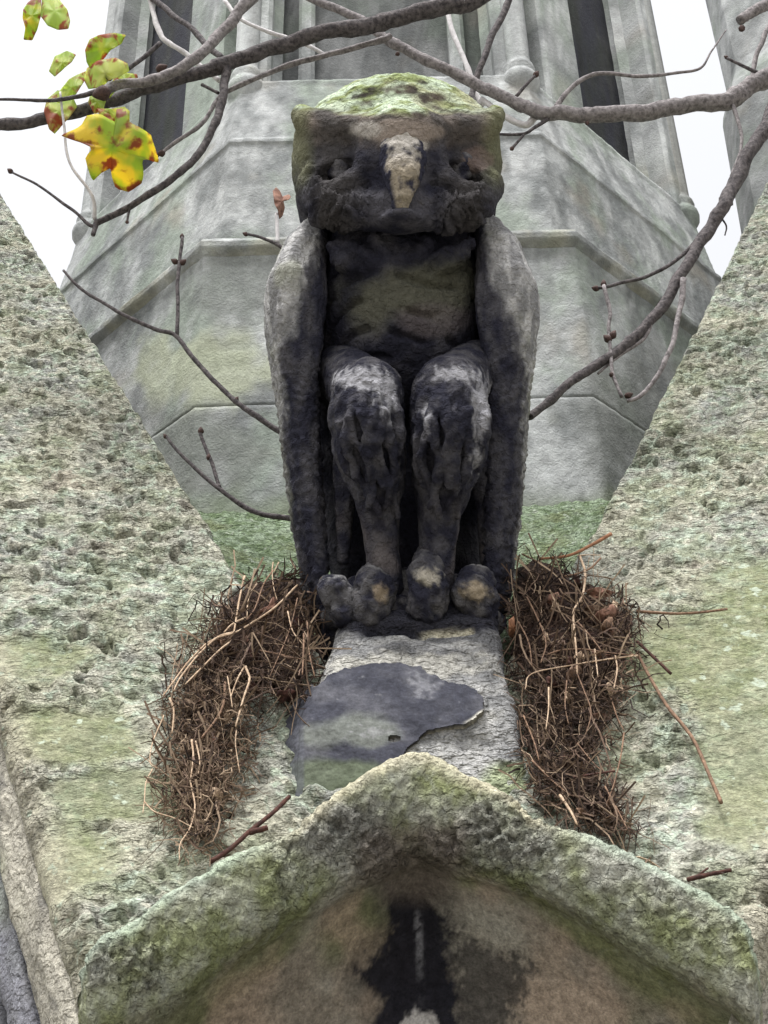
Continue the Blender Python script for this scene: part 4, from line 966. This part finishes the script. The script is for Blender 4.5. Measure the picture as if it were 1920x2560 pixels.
bE = branch('grey branch sweeping in from the right edge behind the owl head', [(2150, 60), (2040, 120), (1932, 185), (1886, 214), (1816, 246), (1683, 266), (1562, 284), (1458, 286), (1370, 290), (1330, 282), (1284, 255), (1203, 220), (1105, 168), (1006, 122), (960, 97), (903, 52), (793, 0), (690, -50)], YR, 29, 10, M_BARKL,
  [([(1290, 243), (1339, 188)], YR, 5, 4, M_BARKD), ([(1370, 297), (1340, 318), (1307, 336), (1238, 336)], YR, 6, 4, M_BARKD), ([(1309, 338), (1281, 370)], YR, 4, 4, M_BARKD),
   ([(1388, 272), (1417, 231), (1484, 185), (1602, 191), (1689, 182), (1753, 168), (1779, 127), (1816, 75)], YR, 8, 2, M_BARKL),
   ([(1828, 250), (1851, 324), (1854, 370), (1828, 440)], YR, 6, 4, M_BARKL), ([(1903, 185), (1870, 170), (1816, 145)], YR, 6, 4, M_BARKD),
   ([(1203, 249), (1261, 289), (1313, 315), (1338, 296)], YR+.02, 9, 10, M_BARKW), ([(1940, 40), (1912, 85), (1884, 165), (1880, 215)], YR+.03, 8, 7, M_BARKL)],
  [(1341, 185, YR, 8, .9), (1279, 372, YR, 6, -2.2), (1468, 308, YR, 6, -1.6), (1815, 143, YR, 5, 2.6)])
bF = branch('thin dark twig dropping behind the right of the mossy crown', [(1310, -90), (1272, 0), (1220, 116), (1183, 220), (1186, 262), (1190, 330)], YR+.06, 10, 8, M_BARKD,
  [([(1100, -40), (1119, 32), (1151, 127), (1191, 231), (1205, 262)], YR+.1, 7, 8, M_BARKW)])
bG = branch('dark branch slanting down from the right edge to the right wing', [(2080, 10), (1932, 278), (1863, 405), (1820, 488), (1798, 530), (1764, 592), (1739, 627), (1705, 690), (1640, 780), (1576, 853), (1513, 898), (1450, 938), (1396, 979), (1337, 1033), (1325, 1045)], (YR-.05, YR-.1), 22, 11, M_BARKD,
  [([(1768, 575), (1748, 595), (1694, 648), (1622, 688), (1554, 708), (1513, 719), (1488, 721)], YR-.07, 6, 5, M_BARKD),
   ([(1511, 714), (1527, 780), (1522, 825), (1531, 920), (1540, 957), (1554, 993)], YR-.09, 6, 5, M_BARKL),
   ([(1712, 699), (1698, 780), (1676, 871), (1644, 938), (1604, 988), (1567, 1002)], YR-.09, 9, 6, M_BARKL),
   ([(1631, 800), (1608, 848), (1549, 889), (1495, 934)], YR-.08, 6, 4, M_BARKL), ([(1798, 540), (1815, 565), (1812, 588)], YR-.05, 3, 2, M_BARKD)],
  [(1509, 708, YR-.07, 8, 1.5), (1488, 721, YR-.07, 8, 3.1), (1518, 846, YR-.09, 10, 2.4), (1533, 836, YR-.09, 10, 1.0), (1530, 938, YR-.09, 7, -1.2), (1572, 988, YR-.09, 9, .2)])
bH = branch('thin dark twig with upright fork reaching left from the left wing', [(790, 1130), (687, 1073), (641, 1041), (591, 1004), (550, 967), (486, 899), (440, 839), (394, 825), (330, 798), (275, 770), (220, 734), (183, 702), (158, 676)], YB+.02, 9, 4, M_BARKD,
  [([(442, 838), (444, 747), (447, 660), (455, 592)], YB+.02, 6, 5, M_BARKD)], [(436, 653, YB+.02, 8, 2.7), (458, 655, YB+.02, 8, .6), (590, 1000, YB+.02, 8, 1.0), (455, 590, YB+.02, 6, 1.5)], seg=9)
bI = branch('thin curved twig low beside the left wing with one fork', [(830, 1310), (724, 1297), (655, 1283), (605, 1260), (554, 1224), (518, 1196), (476, 1160), (435, 1118), (415, 1091)], YB+.06, 9, 4, M_BARKD,
  [([(552, 1222), (527, 1155), (504, 1095), (502, 1077)], YB+.06, 6, 5, M_BARKD)], [(502, 1076, YB+.06, 8, 1.6), (413, 1090, YB+.06, 6, 2.2), (522, 1142, YB+.06, 7, 1.5)], seg=9)
bJ = branch('short stub branch with red bud in the upper right corner', [(2010, -70), (1930, 0), (1885, 28), (1855, 52)], YR-.1, 20, 14, M_BARKL, (), [(1855, 72, YR-.1, 9, -1.6)])
bK = branch('tiny twig with withered leaf just left of the owl cheek', [(740, 640), (694, 612), (687, 608), (650, 594), (614, 585)], YB+.05, 6, 4, M_BARKD,
  [([(694, 608), (694, 569), (692, 535)], YB+.05, 6, 5, M_BARKW)], [(613, 585, YB+.05, 6, 2.8)], seg=8)

# ------------------------------------------------------------------ leaves (parts of the branch they grow on)
def leaf(name, outline, Y, mat, parent, cup=.02, tiltx=0.0, tilty=0.0, label=None, grow=1.0):
    """outline in photo pixels; the blade gets its own tilt, cup and thickness"""
    o = np.array(outline, float); c0 = o.mean(0)
    if grow != 1: o = c0+(o-c0)*grow
    ring = resample(np.vstack([o, o[:1]]), 72)[:-1]
    V, edge = [], []
    for f in (1.0, .85, .66, .45, .22):
        V.append(c0+(ring-c0)*f); edge += [f]*len(ring)
    V.append(c0[None]); edge.append(0.0); Q = np.vstack(V); edge = np.array(edge); n = len(ring)
    F = [[k*n+i, k*n+(i+1) % n, (k+1)*n+(i+1) % n, (k+1)*n+i] for k in range(4) for i in range(n)]+[[4*n+i, 4*n+(i+1) % n, 5*n] for i in range(n)]
    size = np.abs(o-c0).max(); rel = (Q-c0)/size
    dY = tiltx*rel[:, 0]+tilty*rel[:, 1]+cup*(rel**2).sum(1)+.01*np.sin(rel[:, 0]*7+1)*edge+.003*np.sin(np.arctan2(rel[:, 1], rel[:, 0])*5)*edge
    P = np.array([atY(q[0], q[1], Y+d) for q, d in zip(Q, dY)])
    ob = mesh_obj(name, P, F, mat, parent, np.stack([edge, edge, edge], 1), label=label)
    sm_ = ob.modifiers.new('thickness', 'SOLIDIFY'); sm_.thickness = .0006
    return ob
GRN, YEL, RST = (.46, .58, .07), (.84, .68, .09), (.40, .14, .05)
ML = [mat_leaf('autumn_leaf_a', GRN, YEL, RST, 1.7, .635), mat_leaf('autumn_leaf_b', (.44, .58, .09), (.68, .68, .14), (.46, .15, .06), 4.2, .62), mat_leaf('pale_leaf', (.58, .70, .22), (.72, .76, .28), (.50, .18, .09), 8.8, .645)]
c1 = lambda L: [(x*.5787, y*.5787) for x, y in L]
# big lobed leaf
leaf('leaf', c1([(540, 545), (500, 470), (560, 470), (560, 530), (600, 548), (650, 580), (690, 705), (640, 690), (612, 690), (620, 745), (615, 790), (580, 815), (560, 830), (500, 815), (482, 760), (480, 725), (440, 745), (400, 785), (380, 730), (368, 680), (400, 640), (360, 620), (300, 600), (260, 585), (320, 560), (350, 545), (375, 500), (430, 490), (480, 520)]), YB-.14, ML[0], bB, .03, .02, .05, 'big lobed leaf turning yellow with rust blotches')
leaf('leaf', c1([(525, 540), (470, 530), (430, 500), (420, 470), (480, 470), (540, 462), (558, 500), (550, 535)]), YB-.12, ML[1], bB, .02, .03)
leaf('leaf', c1([(390, 255), (385, 215), (400, 180), (430, 165), (480, 158), (520, 165), (505, 195), (470, 215), (450, 240), (430, 262), (400, 275)]), YB-.10, ML[1], bB, .02, .04, .02, grow=1.3)
leaf('leaf', c1([(395, 300), (430, 275), (490, 265), (530, 285), (535, 310), (500, 330), (470, 340), (440, 365), (400, 370), (385, 340)]), YB-.12, ML[2], bB, .02, -.03, .02, grow=1.3)
leaf('leaf', c1([(225, 300), (245, 250), (285, 232), (315, 245), (300, 270), (275, 290), (245, 318)]), YB-.08, ML[2], bB, .02, grow=1.3)
leaf('leaf', c1([(262, 400), (300, 350), (340, 330), (365, 320), (350, 360), (325, 400), (280, 425), (262, 430)]), YB-.08, ML[2], bB, .02, .03, grow=1.3)
leaf('leaf', c1([(205, 480), (215, 440), (250, 410), (300, 430), (315, 465), (290, 500), (240, 555), (222, 540)]), YB-.06, ML[2], bB, .02, grow=1.3)
leaf('leaf', c1([(390, 440), (400, 410), (430, 400), (450, 430), (440, 470), (410, 480)]), YB-.08, ML[2], bB, .01, grow=1.3)
leaf('leaf', c1([(500, 345), (540, 325), (578, 330), (580, 345), (545, 352), (510, 380), (485, 410), (480, 390)]), YB-.07, ML[1], bB, .01, grow=1.3)
lf = thing('autumn_leaf', 'pair of yellow-green autumn leaves at the top left corner', 'leaf', atY(100, 0, YB-.1))
leaf('leaflet', c1([(175, -60), (160, -20), (120, 10), (100, 40), (98, 80), (110, 120), (102, 172), (140, 175), (160, 130), (175, 75), (178, 20)]), YB-.1, ML[0], lf, .02, .02)
leaf('leaflet', c1([(178, -60), (180, 10), (175, 70), (205, 110), (250, 130), (295, 125), (304, 90), (290, 40), (262, 5), (230, -40)]), YB-.1, ML[2], lf, .02, -.03)
leaf('withered_leaf', [(682, 478), (690, 468), (700, 478), (706, 492), (722, 486), (728, 492), (722, 500), (708, 502), (712, 520), (706, 540), (698, 548), (694, 525), (686, 510)], YB+.04, M_DEAD, bK, .02, .02)

# ------------------------------------------------------------------ nests of rootlets and twigs in the pockets beside the owl
def fibres(region, Yfun, n, length, rad, mat, parent, name, spread=1.0, dirs=None, seed=1, curl=.5):
    rg = np.random.default_rng(seed); xs = np.array([p[0] for p in region]); ys = np.array([p[1] for p in region]); parts = []
    pts = []
    while len(pts) < n:
        q = np.c_[rg.uniform(xs.min()-25, xs.max()+25, 4000), rg.uniform(ys.min()-25, ys.max()+25, 4000)]
        dd = polydist(q[:, 0], q[:, 1], region)+75*fbm(np.c_[q*.012, np.full(len(q), seed*3.1)], 1, 3, 3)
        q = q[(dd > 0) & (rg.random(len(q)) < np.clip(.25+dd/45, 0, 1))]; pts += q.tolist()
    Vs, cs_ = [], []
    pal = (np.array([.026, .019, .017]), np.array([.165, .112, .084])) if mat is M_FIBRE else (np.array([.10, .068, .048]), np.array([.38, .285, .20]))
    K = 7; seg = 3; an = np.arange(seg)*2*math.pi/seg
    for (x, y) in pts[:n]:
        base = atY(x, y, Yfun(x, y, rg.random())); L = length*rg.uniform(.4, 1.4)
        d = rg.normal(size=3)*np.array([1, .5, 1])
        if dirs is not None: d = d*spread+np.array(dirs)
        d = unit(d); P = [base-d*L/2]; gv_ = np.array([0, 0, -.10])
        bend = rg.normal(size=3)*curl
        for k in range(K-1):
            d = unit(d+bend/K+rg.normal(size=3)*curl*.35+gv_); P.append(P[-1]+d*L/(K-1))
        P = np.array(P); T = np.gradient(P, axis=0); T /= np.linalg.norm(T, axis=1)[:, None]
        a = np.cross(T, np.array([.3, .8, .5])); a /= np.maximum(np.linalg.norm(a, axis=1)[:, None], 1e-6); b = np.cross(T, a)
        r = min(rad*math.exp(rg.normal()*.5), .0019)*np.linspace(1, .5, K)
        tone = rg.random()**2.2; cs_.append(pal[0]*(1-tone)+pal[1]*tone)
        V = P[:, None]+r[:, None, None]*(np.cos(an)[None, :, None]*a[:, None]+np.sin(an)[None, :, None]*b[:, None])
        Vs.append(V.reshape(-1, 3))
    V = np.vstack(Vs); i, k = np.meshgrid(np.arange(K-1), np.arange(seg), indexing='ij'); k2 = (k+1) % seg
    f = np.stack([i*seg+k, i*seg+k2, (i+1)*seg+k2, (i+1)*seg+k], -1).reshape(-1, 4)
    F = (f[None]+(np.arange(len(Vs))*K*seg)[:, None, None]).reshape(-1, 4)
    o = mesh_obj(name, V, F, M_NEST, parent, np.repeat(np.array(cs_), K*seg, 0), smooth=False, kind='stuff'); return o
M_NEST = mat_attr('dry_rootlets', var=.25, scale=120, bump=0, spec=.1)
def slopeY(px, py, left): 
    p = pL(px, py) if left else pR(px, py); return p[1]
def clump(region, Yfun, mat, parent, name='matted_core', amp=.02):
    """solid matted heart of the nest so that nothing shows through"""
    reg = np.array(region, float); c0 = reg.mean(0); ring = resample(np.vstack([reg, reg[:1]]), 60)[:-1]; V = []; K = 9
    for k in range(K):
        f = math.cos(k/(K-1)*math.pi/2)*.93+.0; bulge = math.sin(k/(K-1)*math.pi/2)
        for q in c0+(ring-c0)*f: V.append(atY(q[0], q[1], Yfun(q[0], q[1], bulge)))
    V = np.array(V); V += amp*np.stack([fbm(V, 30, 3, 1), fbm(V, 30, 3, 2), fbm(V, 30, 3, 3)], 1)
    n = len(ring); F = [[k*n+i, k*n+(i+1) % n, (k+1)*n+(i+1) % n, (k+1)*n+i] for k in range(K-1) for i in range(n)]+[[(K-1)*n+i for i in range(n)]]
    return mesh_obj(name, V, F, mat, parent, kind='stuff')
M_CORE = mat_plain('matted_dark_roots', (.012, .008, .007), (.07, .036, .026), 150, bump=1.0, bdist=.01)
def lineobj(parent, path, Yo, r, mat, left, name='twig', r1=None):
    W3 = np.array([atY(p[0], p[1], slopeY(p[0], p[1], left)-Yo) for p in path]); C = catmull(W3, 6)
    s = np.array([mpp(p) for p in C]); v, f = tube(C, np.linspace(r, r1 if r1 is not None else r*.6, len(C))*s, 6, .06)
    return mesh_obj(name, v, f, mat, parent)

nl = thing('bird_nest', 'straggling brown nest of roots hanging left of the pedestal', 'nest', pL(560, 1800), 'nests beside the owl')
upL = [(560, 1500), (600, 1455), (690, 1440), (745, 1430), (790, 1500), (800, 1640), (775, 1740), (740, 1770), (640, 1740), (520, 1700), (490, 1620), (520, 1550)]
loL = [(490, 1590), (560, 1640), (620, 1660), (625, 1780), (600, 1880), (570, 2000), (545, 2080), (490, 2120), (450, 2080), (420, 2000), (415, 1860), (415, 1780), (440, 1680)]
fL = lambda x, y, t: slopeY(x, y, True)-.005-.055*t
fLu = lambda x, y, t: min(slopeY(x, y, True), 2.22)-.005-.10*t
clump(upL, lambda x, y, t: slopeY(x, y, True)+.03-.09*t, M_CORE, nl)
clump([(x*.8+505*.2, y*.93+1800*.07) for x, y in loL], lambda x, y, t: slopeY(x, y, True)+.02-.05*t, M_CORE, nl)
fibres(upL, fLu, 900, .060, .0009, M_FIBRE, nl, 'rootlets', seed=2, curl=1.5)
fibres(loL, fL, 650, .055, .0009, M_FIBRE, nl, 'rootlets', dirs=(0, 0, -1.2), seed=3, curl=1.5)
fibres([(x, y+40) for x, y in loL], fL, 1150, .055, .0008, M_TAN, nl, 'rootlets', dirs=(0, 0, -.6), seed=4, curl=1.9)
fibres(upL, fLu, 90, .13, .0016, M_TAN, nl, 'rootlets', dirs=(-.6, 0, -.6), seed=5, curl=.5)
fibres(upL, fLu, 60, .10, .0026, M_FIBRE, nl, 'rootlets', dirs=(-.5, 0, -.5), seed=6, curl=.4)
fibres(loL, fL, 60, .09, .0018, M_TAN, nl, 'rootlets', dirs=(0, 0, -1.3), seed=7, curl=.6)
c8 = lambda L: [(300+x*.407, 1300+y*.407) for x, y in L]
for pth, r, m in [([(765, 345), (735, 480), (708, 640), (700, 690)], 5, M_STRAW), ([(840, 390), (790, 480), (780, 600)], 4, M_STRAW), ([(940, 310), (880, 400), (830, 540), (770, 620)], 4, M_TWIG), ([(940, 260), (935, 320), (945, 420), (965, 490)], 3, M_STRAW), ([(975, 260), (945, 320)], 3, M_STRAW),
                  ([(1090, 400), (960, 530), (830, 620), (710, 690), (560, 740), (430, 860), (330, 990), (265, 1080)], 5, M_STRAW), ([(700, 690), (600, 720), (480, 830), (370, 970), (330, 1050)], 5, M_STRAW), ([(690, 740), (600, 810), (480, 930), (400, 1010)], 5, M_STRAW),
                  ([(770, 600), (690, 640), (640, 690)], 5, M_STRAW), ([(660, 960), (680, 1080), (690, 1150)], 3, M_STRAW), ([(770, 900), (795, 980), (760, 1090), (710, 1270)], 6, M_STRAW), ([(765, 900), (720, 980), (680, 1090)], 4, M_STRAW),
                  ([(645, 1000), (640, 1110), (600, 1210), (500, 1340)], 7, M_TWIG), ([(305, 1095), (330, 1170), (320, 1310)], 5, M_STRAW), ([(270, 1200), (200, 1370), (185, 1490), (230, 1525)], 3, M_STRAW), ([(200, 1530), (160, 1610), (150, 1720), (140, 1800)], 3, M_STRAW),
                  ([(150, 1730), (210, 1790), (330, 1830), (450, 1890)], 3, M_STRAW), ([(440, 1350), (450, 1460), (430, 1610)], 5, M_STRAW), ([(465, 1360), (490, 1480), (480, 1560)], 4, M_STRAW), ([(430, 1600), (460, 1760), (430, 1890), (370, 1990), (365, 2090)], 4, M_STRAW),
                  ([(715, 1290), (710, 1380), (735, 1550)], 3, M_STRAW), ([(860, 800), (1000, 830), (1180, 870)], 3, M_TWIG), ([(1130, 700), (1125, 850), (1120, 950)], 5, M_TWIG), ([(1150, 620), (1160, 800), (1195, 960)], 4, M_TWIG), ([(1090, 480), (1040, 680), (920, 960)], 3, M_TWIG), ([(1030, 560), (1060, 680), (1120, 760)], 3, M_STRAW)]:
    lineobj(nl, c8(pth), .11 if pth[0][1] < 1000 else .075, r*.6, m, True, 'root_strand', r*.38)
def deadleaf(parent, outline, Yo, left, mat=M_DEAD):
    px_, py_ = np.mean([p[0] for p in outline]), np.mean([p[1] for p in outline])
    return leaf('dead_leaf', outline, slopeY(px_, py_, left)-Yo, mat, parent, .03, .02, .03)
deadleaf(nl, c8([(975, 485), (940, 470), (925, 520), (870, 545), (850, 590), (800, 640), (810, 655), (880, 610), (950, 560)]), .10, True, M_DEAD)

nr = thing('bird_nest', 'dense dark brown nest of twigs and dead leaves right of the pedestal', 'nest', pR(1430, 1800), 'nests beside the owl')
upR = [(1285, 1400), (1340, 1395), (1420, 1420), (1500, 1470), (1580, 1510), (1608, 1560), (1590, 1640), (1560, 1720), (1530, 1800), (1400, 1800), (1310, 1760), (1270, 1640), (1270, 1500)]
loR = [(1290, 1680), (1400, 1700), (1540, 1700), (1530, 1800), (1500, 1900), (1540, 2000), (1580, 2110), (1500, 2080), (1430, 2040), (1340, 1990), (1320, 1900), (1310, 1800)]
fR = lambda x, y, t: slopeY(x, y, False)-.005-.045*t
fRu = lambda x, y, t: min(slopeY(x, y, False), 2.2)-.005-.09*t
clump(upR, lambda x, y, t: slopeY(x, y, False)+.03-.09*t, M_CORE, nr)
clump([(x*.8+1440*.2, y*.93+1860*.07) for x, y in loR], lambda x, y, t: slopeY(x, y, False)+.02-.045*t, M_CORE, nr)
fibres(upR, fRu, 1200, .055, .0009, M_FIBRE, nr, 'rootlets', seed=12, curl=1.5)
fibres(loR, fR, 1500, .048, .0008, M_FIBRE, nr, 'rootlets', dirs=(.3, 0, -.8), seed=13, curl=1.5)
fibres([(x+10, y) for x, y in loR], fR, 350, .09, .0010, M_TAN, nr, 'rootlets', dirs=(.3, 0, -.8), seed=14, curl=.8)
fibres(upR, fRu, 160, .11, .0014, M_TAN, nr, 'rootlets', seed=15, curl=.6)
fibres(upR, fRu, 70, .16, .0013, M_TAN, nr, 'rootlets', dirs=(.2, 0, -1.0), seed=18, curl=.35)
fibres(loL, fL, 55, .17, .0012, M_TAN, nl, 'rootlets', dirs=(0, 0, -1.6), seed=8, curl=.35)
fibres(upL, fLu, 50, .17, .0013, M_TAN, nl, 'rootlets', dirs=(-.8, 0, -1.0), seed=9, curl=.35)
fibres(upR, fRu, 90, .10, .0026, M_FIBRE, nr, 'rootlets', seed=16, curl=.4)
fibres(loR, fR, 60, .10, .0020, M_FIBRE, nr, 'rootlets', dirs=(.3, 0, -.8), seed=17, curl=.4)
c9 = lambda L: [(1200+x*.434, 1250+y*.434) for x, y in L]
for pth, r, m in [([(755, 195), (640, 260), (510, 320), (340, 340)], 9, M_ORANGE), ([(560, 320), (620, 316), (695, 318)], 3, M_STRAW), ([(695, 335), (640, 390), (560, 425), (470, 440)], 5, M_TWIG), ([(575, 325), (605, 420), (590, 550), (540, 640), (545, 760), (555, 880), (560, 1000)], 6, M_STRAW),
                  ([(240, 310), (320, 350), (400, 400)], 4, M_TWIG), ([(270, 560), (330, 680), (380, 820), (350, 940)], 4, M_TWIG), ([(390, 890), (470, 865), (600, 860), (740, 880), (910, 895)], 4, M_TWIG), ([(910, 895), (720, 920), (540, 950), (300, 1000), (260, 1090)], 4, M_STRAW),
                  ([(560, 700), (640, 790), (700, 870)], 4, M_TWIG), ([(780, 900), (790, 980), (770, 1090)], 4, M_STRAW), ([(660, 860), (680, 1020)], 4, M_STRAW), ([(395, 1080), (395, 1200), (380, 1320)], 4, M_STRAW), ([(755, 1140), (790, 1250), (830, 1330)], 4, M_TWIG),
                  ([(560, 1000), (600, 1100), (640, 1220), (610, 1350)], 3, M_TWIG), ([(250, 1240), (310, 1390), (340, 1500)], 4, M_TWIG), ([(460, 1700), (520, 1790), (560, 1870)], 7, M_STRAW), ([(560, 1400), (640, 1500), (700, 1560)], 3, M_TWIG), ([(540, 1600), (650, 1580), (780, 1560)], 6, M_DARKTWIG), ([(830, 1340), (810, 1480), (770, 1640), (740, 1720)], 4, M_TWIG),
                  ([(300, 1500), (420, 1620), (520, 1700)], 4, M_TWIG), ([(220, 700), (280, 820), (300, 960)], 4, M_TWIG), ([(500, 1040), (490, 1180), (510, 1290)], 3, M_TWIG), ([(720, 1650), (790, 1780), (850, 1900)], 4, M_TWIG)]:
    lineobj(nr, c9(pth), .105 if pth[0][1] < 1100 else .065, r*.58, m, False, 'root_strand', r*.38)
deadleaf(nr, c9([(380, 590), (400, 545), (450, 530), (470, 590), (455, 630), (420, 610)]), .09, False)
deadleaf(nr, c9([(640, 690), (680, 640), (760, 600), (800, 630), (780, 670), (720, 690), (670, 720)]), .09, False)
deadleaf(nr, c9([(600, 520), (680, 500), (780, 530), (740, 560), (650, 570)]), .085, False)
deadleaf(nr, c9([(540, 900), (580, 868), (610, 905), (590, 960), (550, 980)]), .075, False, M_STRAW)
deadleaf(nr, c9([(165, 690), (195, 670), (205, 740), (190, 800), (165, 780)]), .12, False, M_ORANGE)

for nest_, reg_, left_, n_ in ((nl, upL, True, 9), (nl, loL, True, 6), (nr, upR, False, 16), (nr, loR, False, 8)):
    rg2 = np.random.default_rng(n_*7+3); ra = np.array(reg_); k = 0
    while k < n_:
        q = rg2.uniform(ra.min(0), ra.max(0))
        if polydist(q[:1], q[1:], reg_)[0] < 18: continue
        a0_ = rg2.uniform(0, 6.28); L_ = rg2.uniform(18, 36); w_ = L_*rg2.uniform(.3, .5); ex_ = np.array([math.cos(a0_), math.sin(a0_)]); ey_ = np.array([-ex_[1], ex_[0]])
        pts_ = [q+ex_*L_*math.cos(t_)*(1+.1*rg2.normal())+ey_*w_*math.sin(t_)*(1+.2*rg2.normal()) for t_ in np.linspace(0, 6.28, 13)[:-1]]
        deadleaf(nest_, pts_, rg2.uniform(.05, .085) if reg_ in (upL, upR) else rg2.uniform(.03, .05), left_, (M_DEAD, M_DARKTWIG, M_TWIG, M_STRAW)[rg2.integers(0, 4)]); k += 1
# loose twigs lying on the stone
def loose(label, path, Yo, r, mat, left, r1=None, extra=()):
    W3 = np.array([atY(p[0], p[1], slopeY(p[0], p[1], left)-Yo) for p in path]); t = thing('fallen_twig', label, 'twig', W3[-1], 'loose twigs on the stone')
    lineobj(t, path, Yo, r, mat, left, 'stem', r1 or r*.8)
    for p, rr in extra: lineobj(t, p, Yo, rr, mat, left, 'spur', rr*.9)
loose('long bent twig trailing down the right slope from the nest', c9([(905, 880), (935, 940), (1000, 1060), (1080, 1190), (1180, 1310), (1240, 1400), (1290, 1510), (1340, 1630), (1390, 1745)]), .03, 4.2, M_TWIG, False, 5)
loose('short dark twig sticking out right of the dense nest', c9([(905, 815), (1000, 905), (1100, 1000)]), .03, 4, M_DARKTWIG, False, 4)
loose('thin straight brown twig pointing right across the slope', c9([(900, 640), (1000, 648), (1140, 655), (1290, 645), (1425, 628)]), .025, 4, M_TWIG, False, 3)
c6 = lambda L: [(x*.5787, 1800+y*.5787) for x, y in L]
loose('dark forked twig lying above the left of the hood', c6([(1250, 330), (1180, 400), (1080, 480), (990, 560), (910, 612)]), .042, 6, M_DARKTWIG, True, 7, [(c6([(1075, 485), (1120, 475), (1155, 465)]), 8)])
c7 = lambda L: [(960+x*.5787, 1800+y*.5787) for x, y in L]
loose('short reddish twig lying on the right slope near the hood', c7([(1500, 648), (1400, 668), (1310, 690)]), .035, 5, M_DARKTWIG, False, 6, [(c7([(1330, 690), (1400, 640)]), 3)])
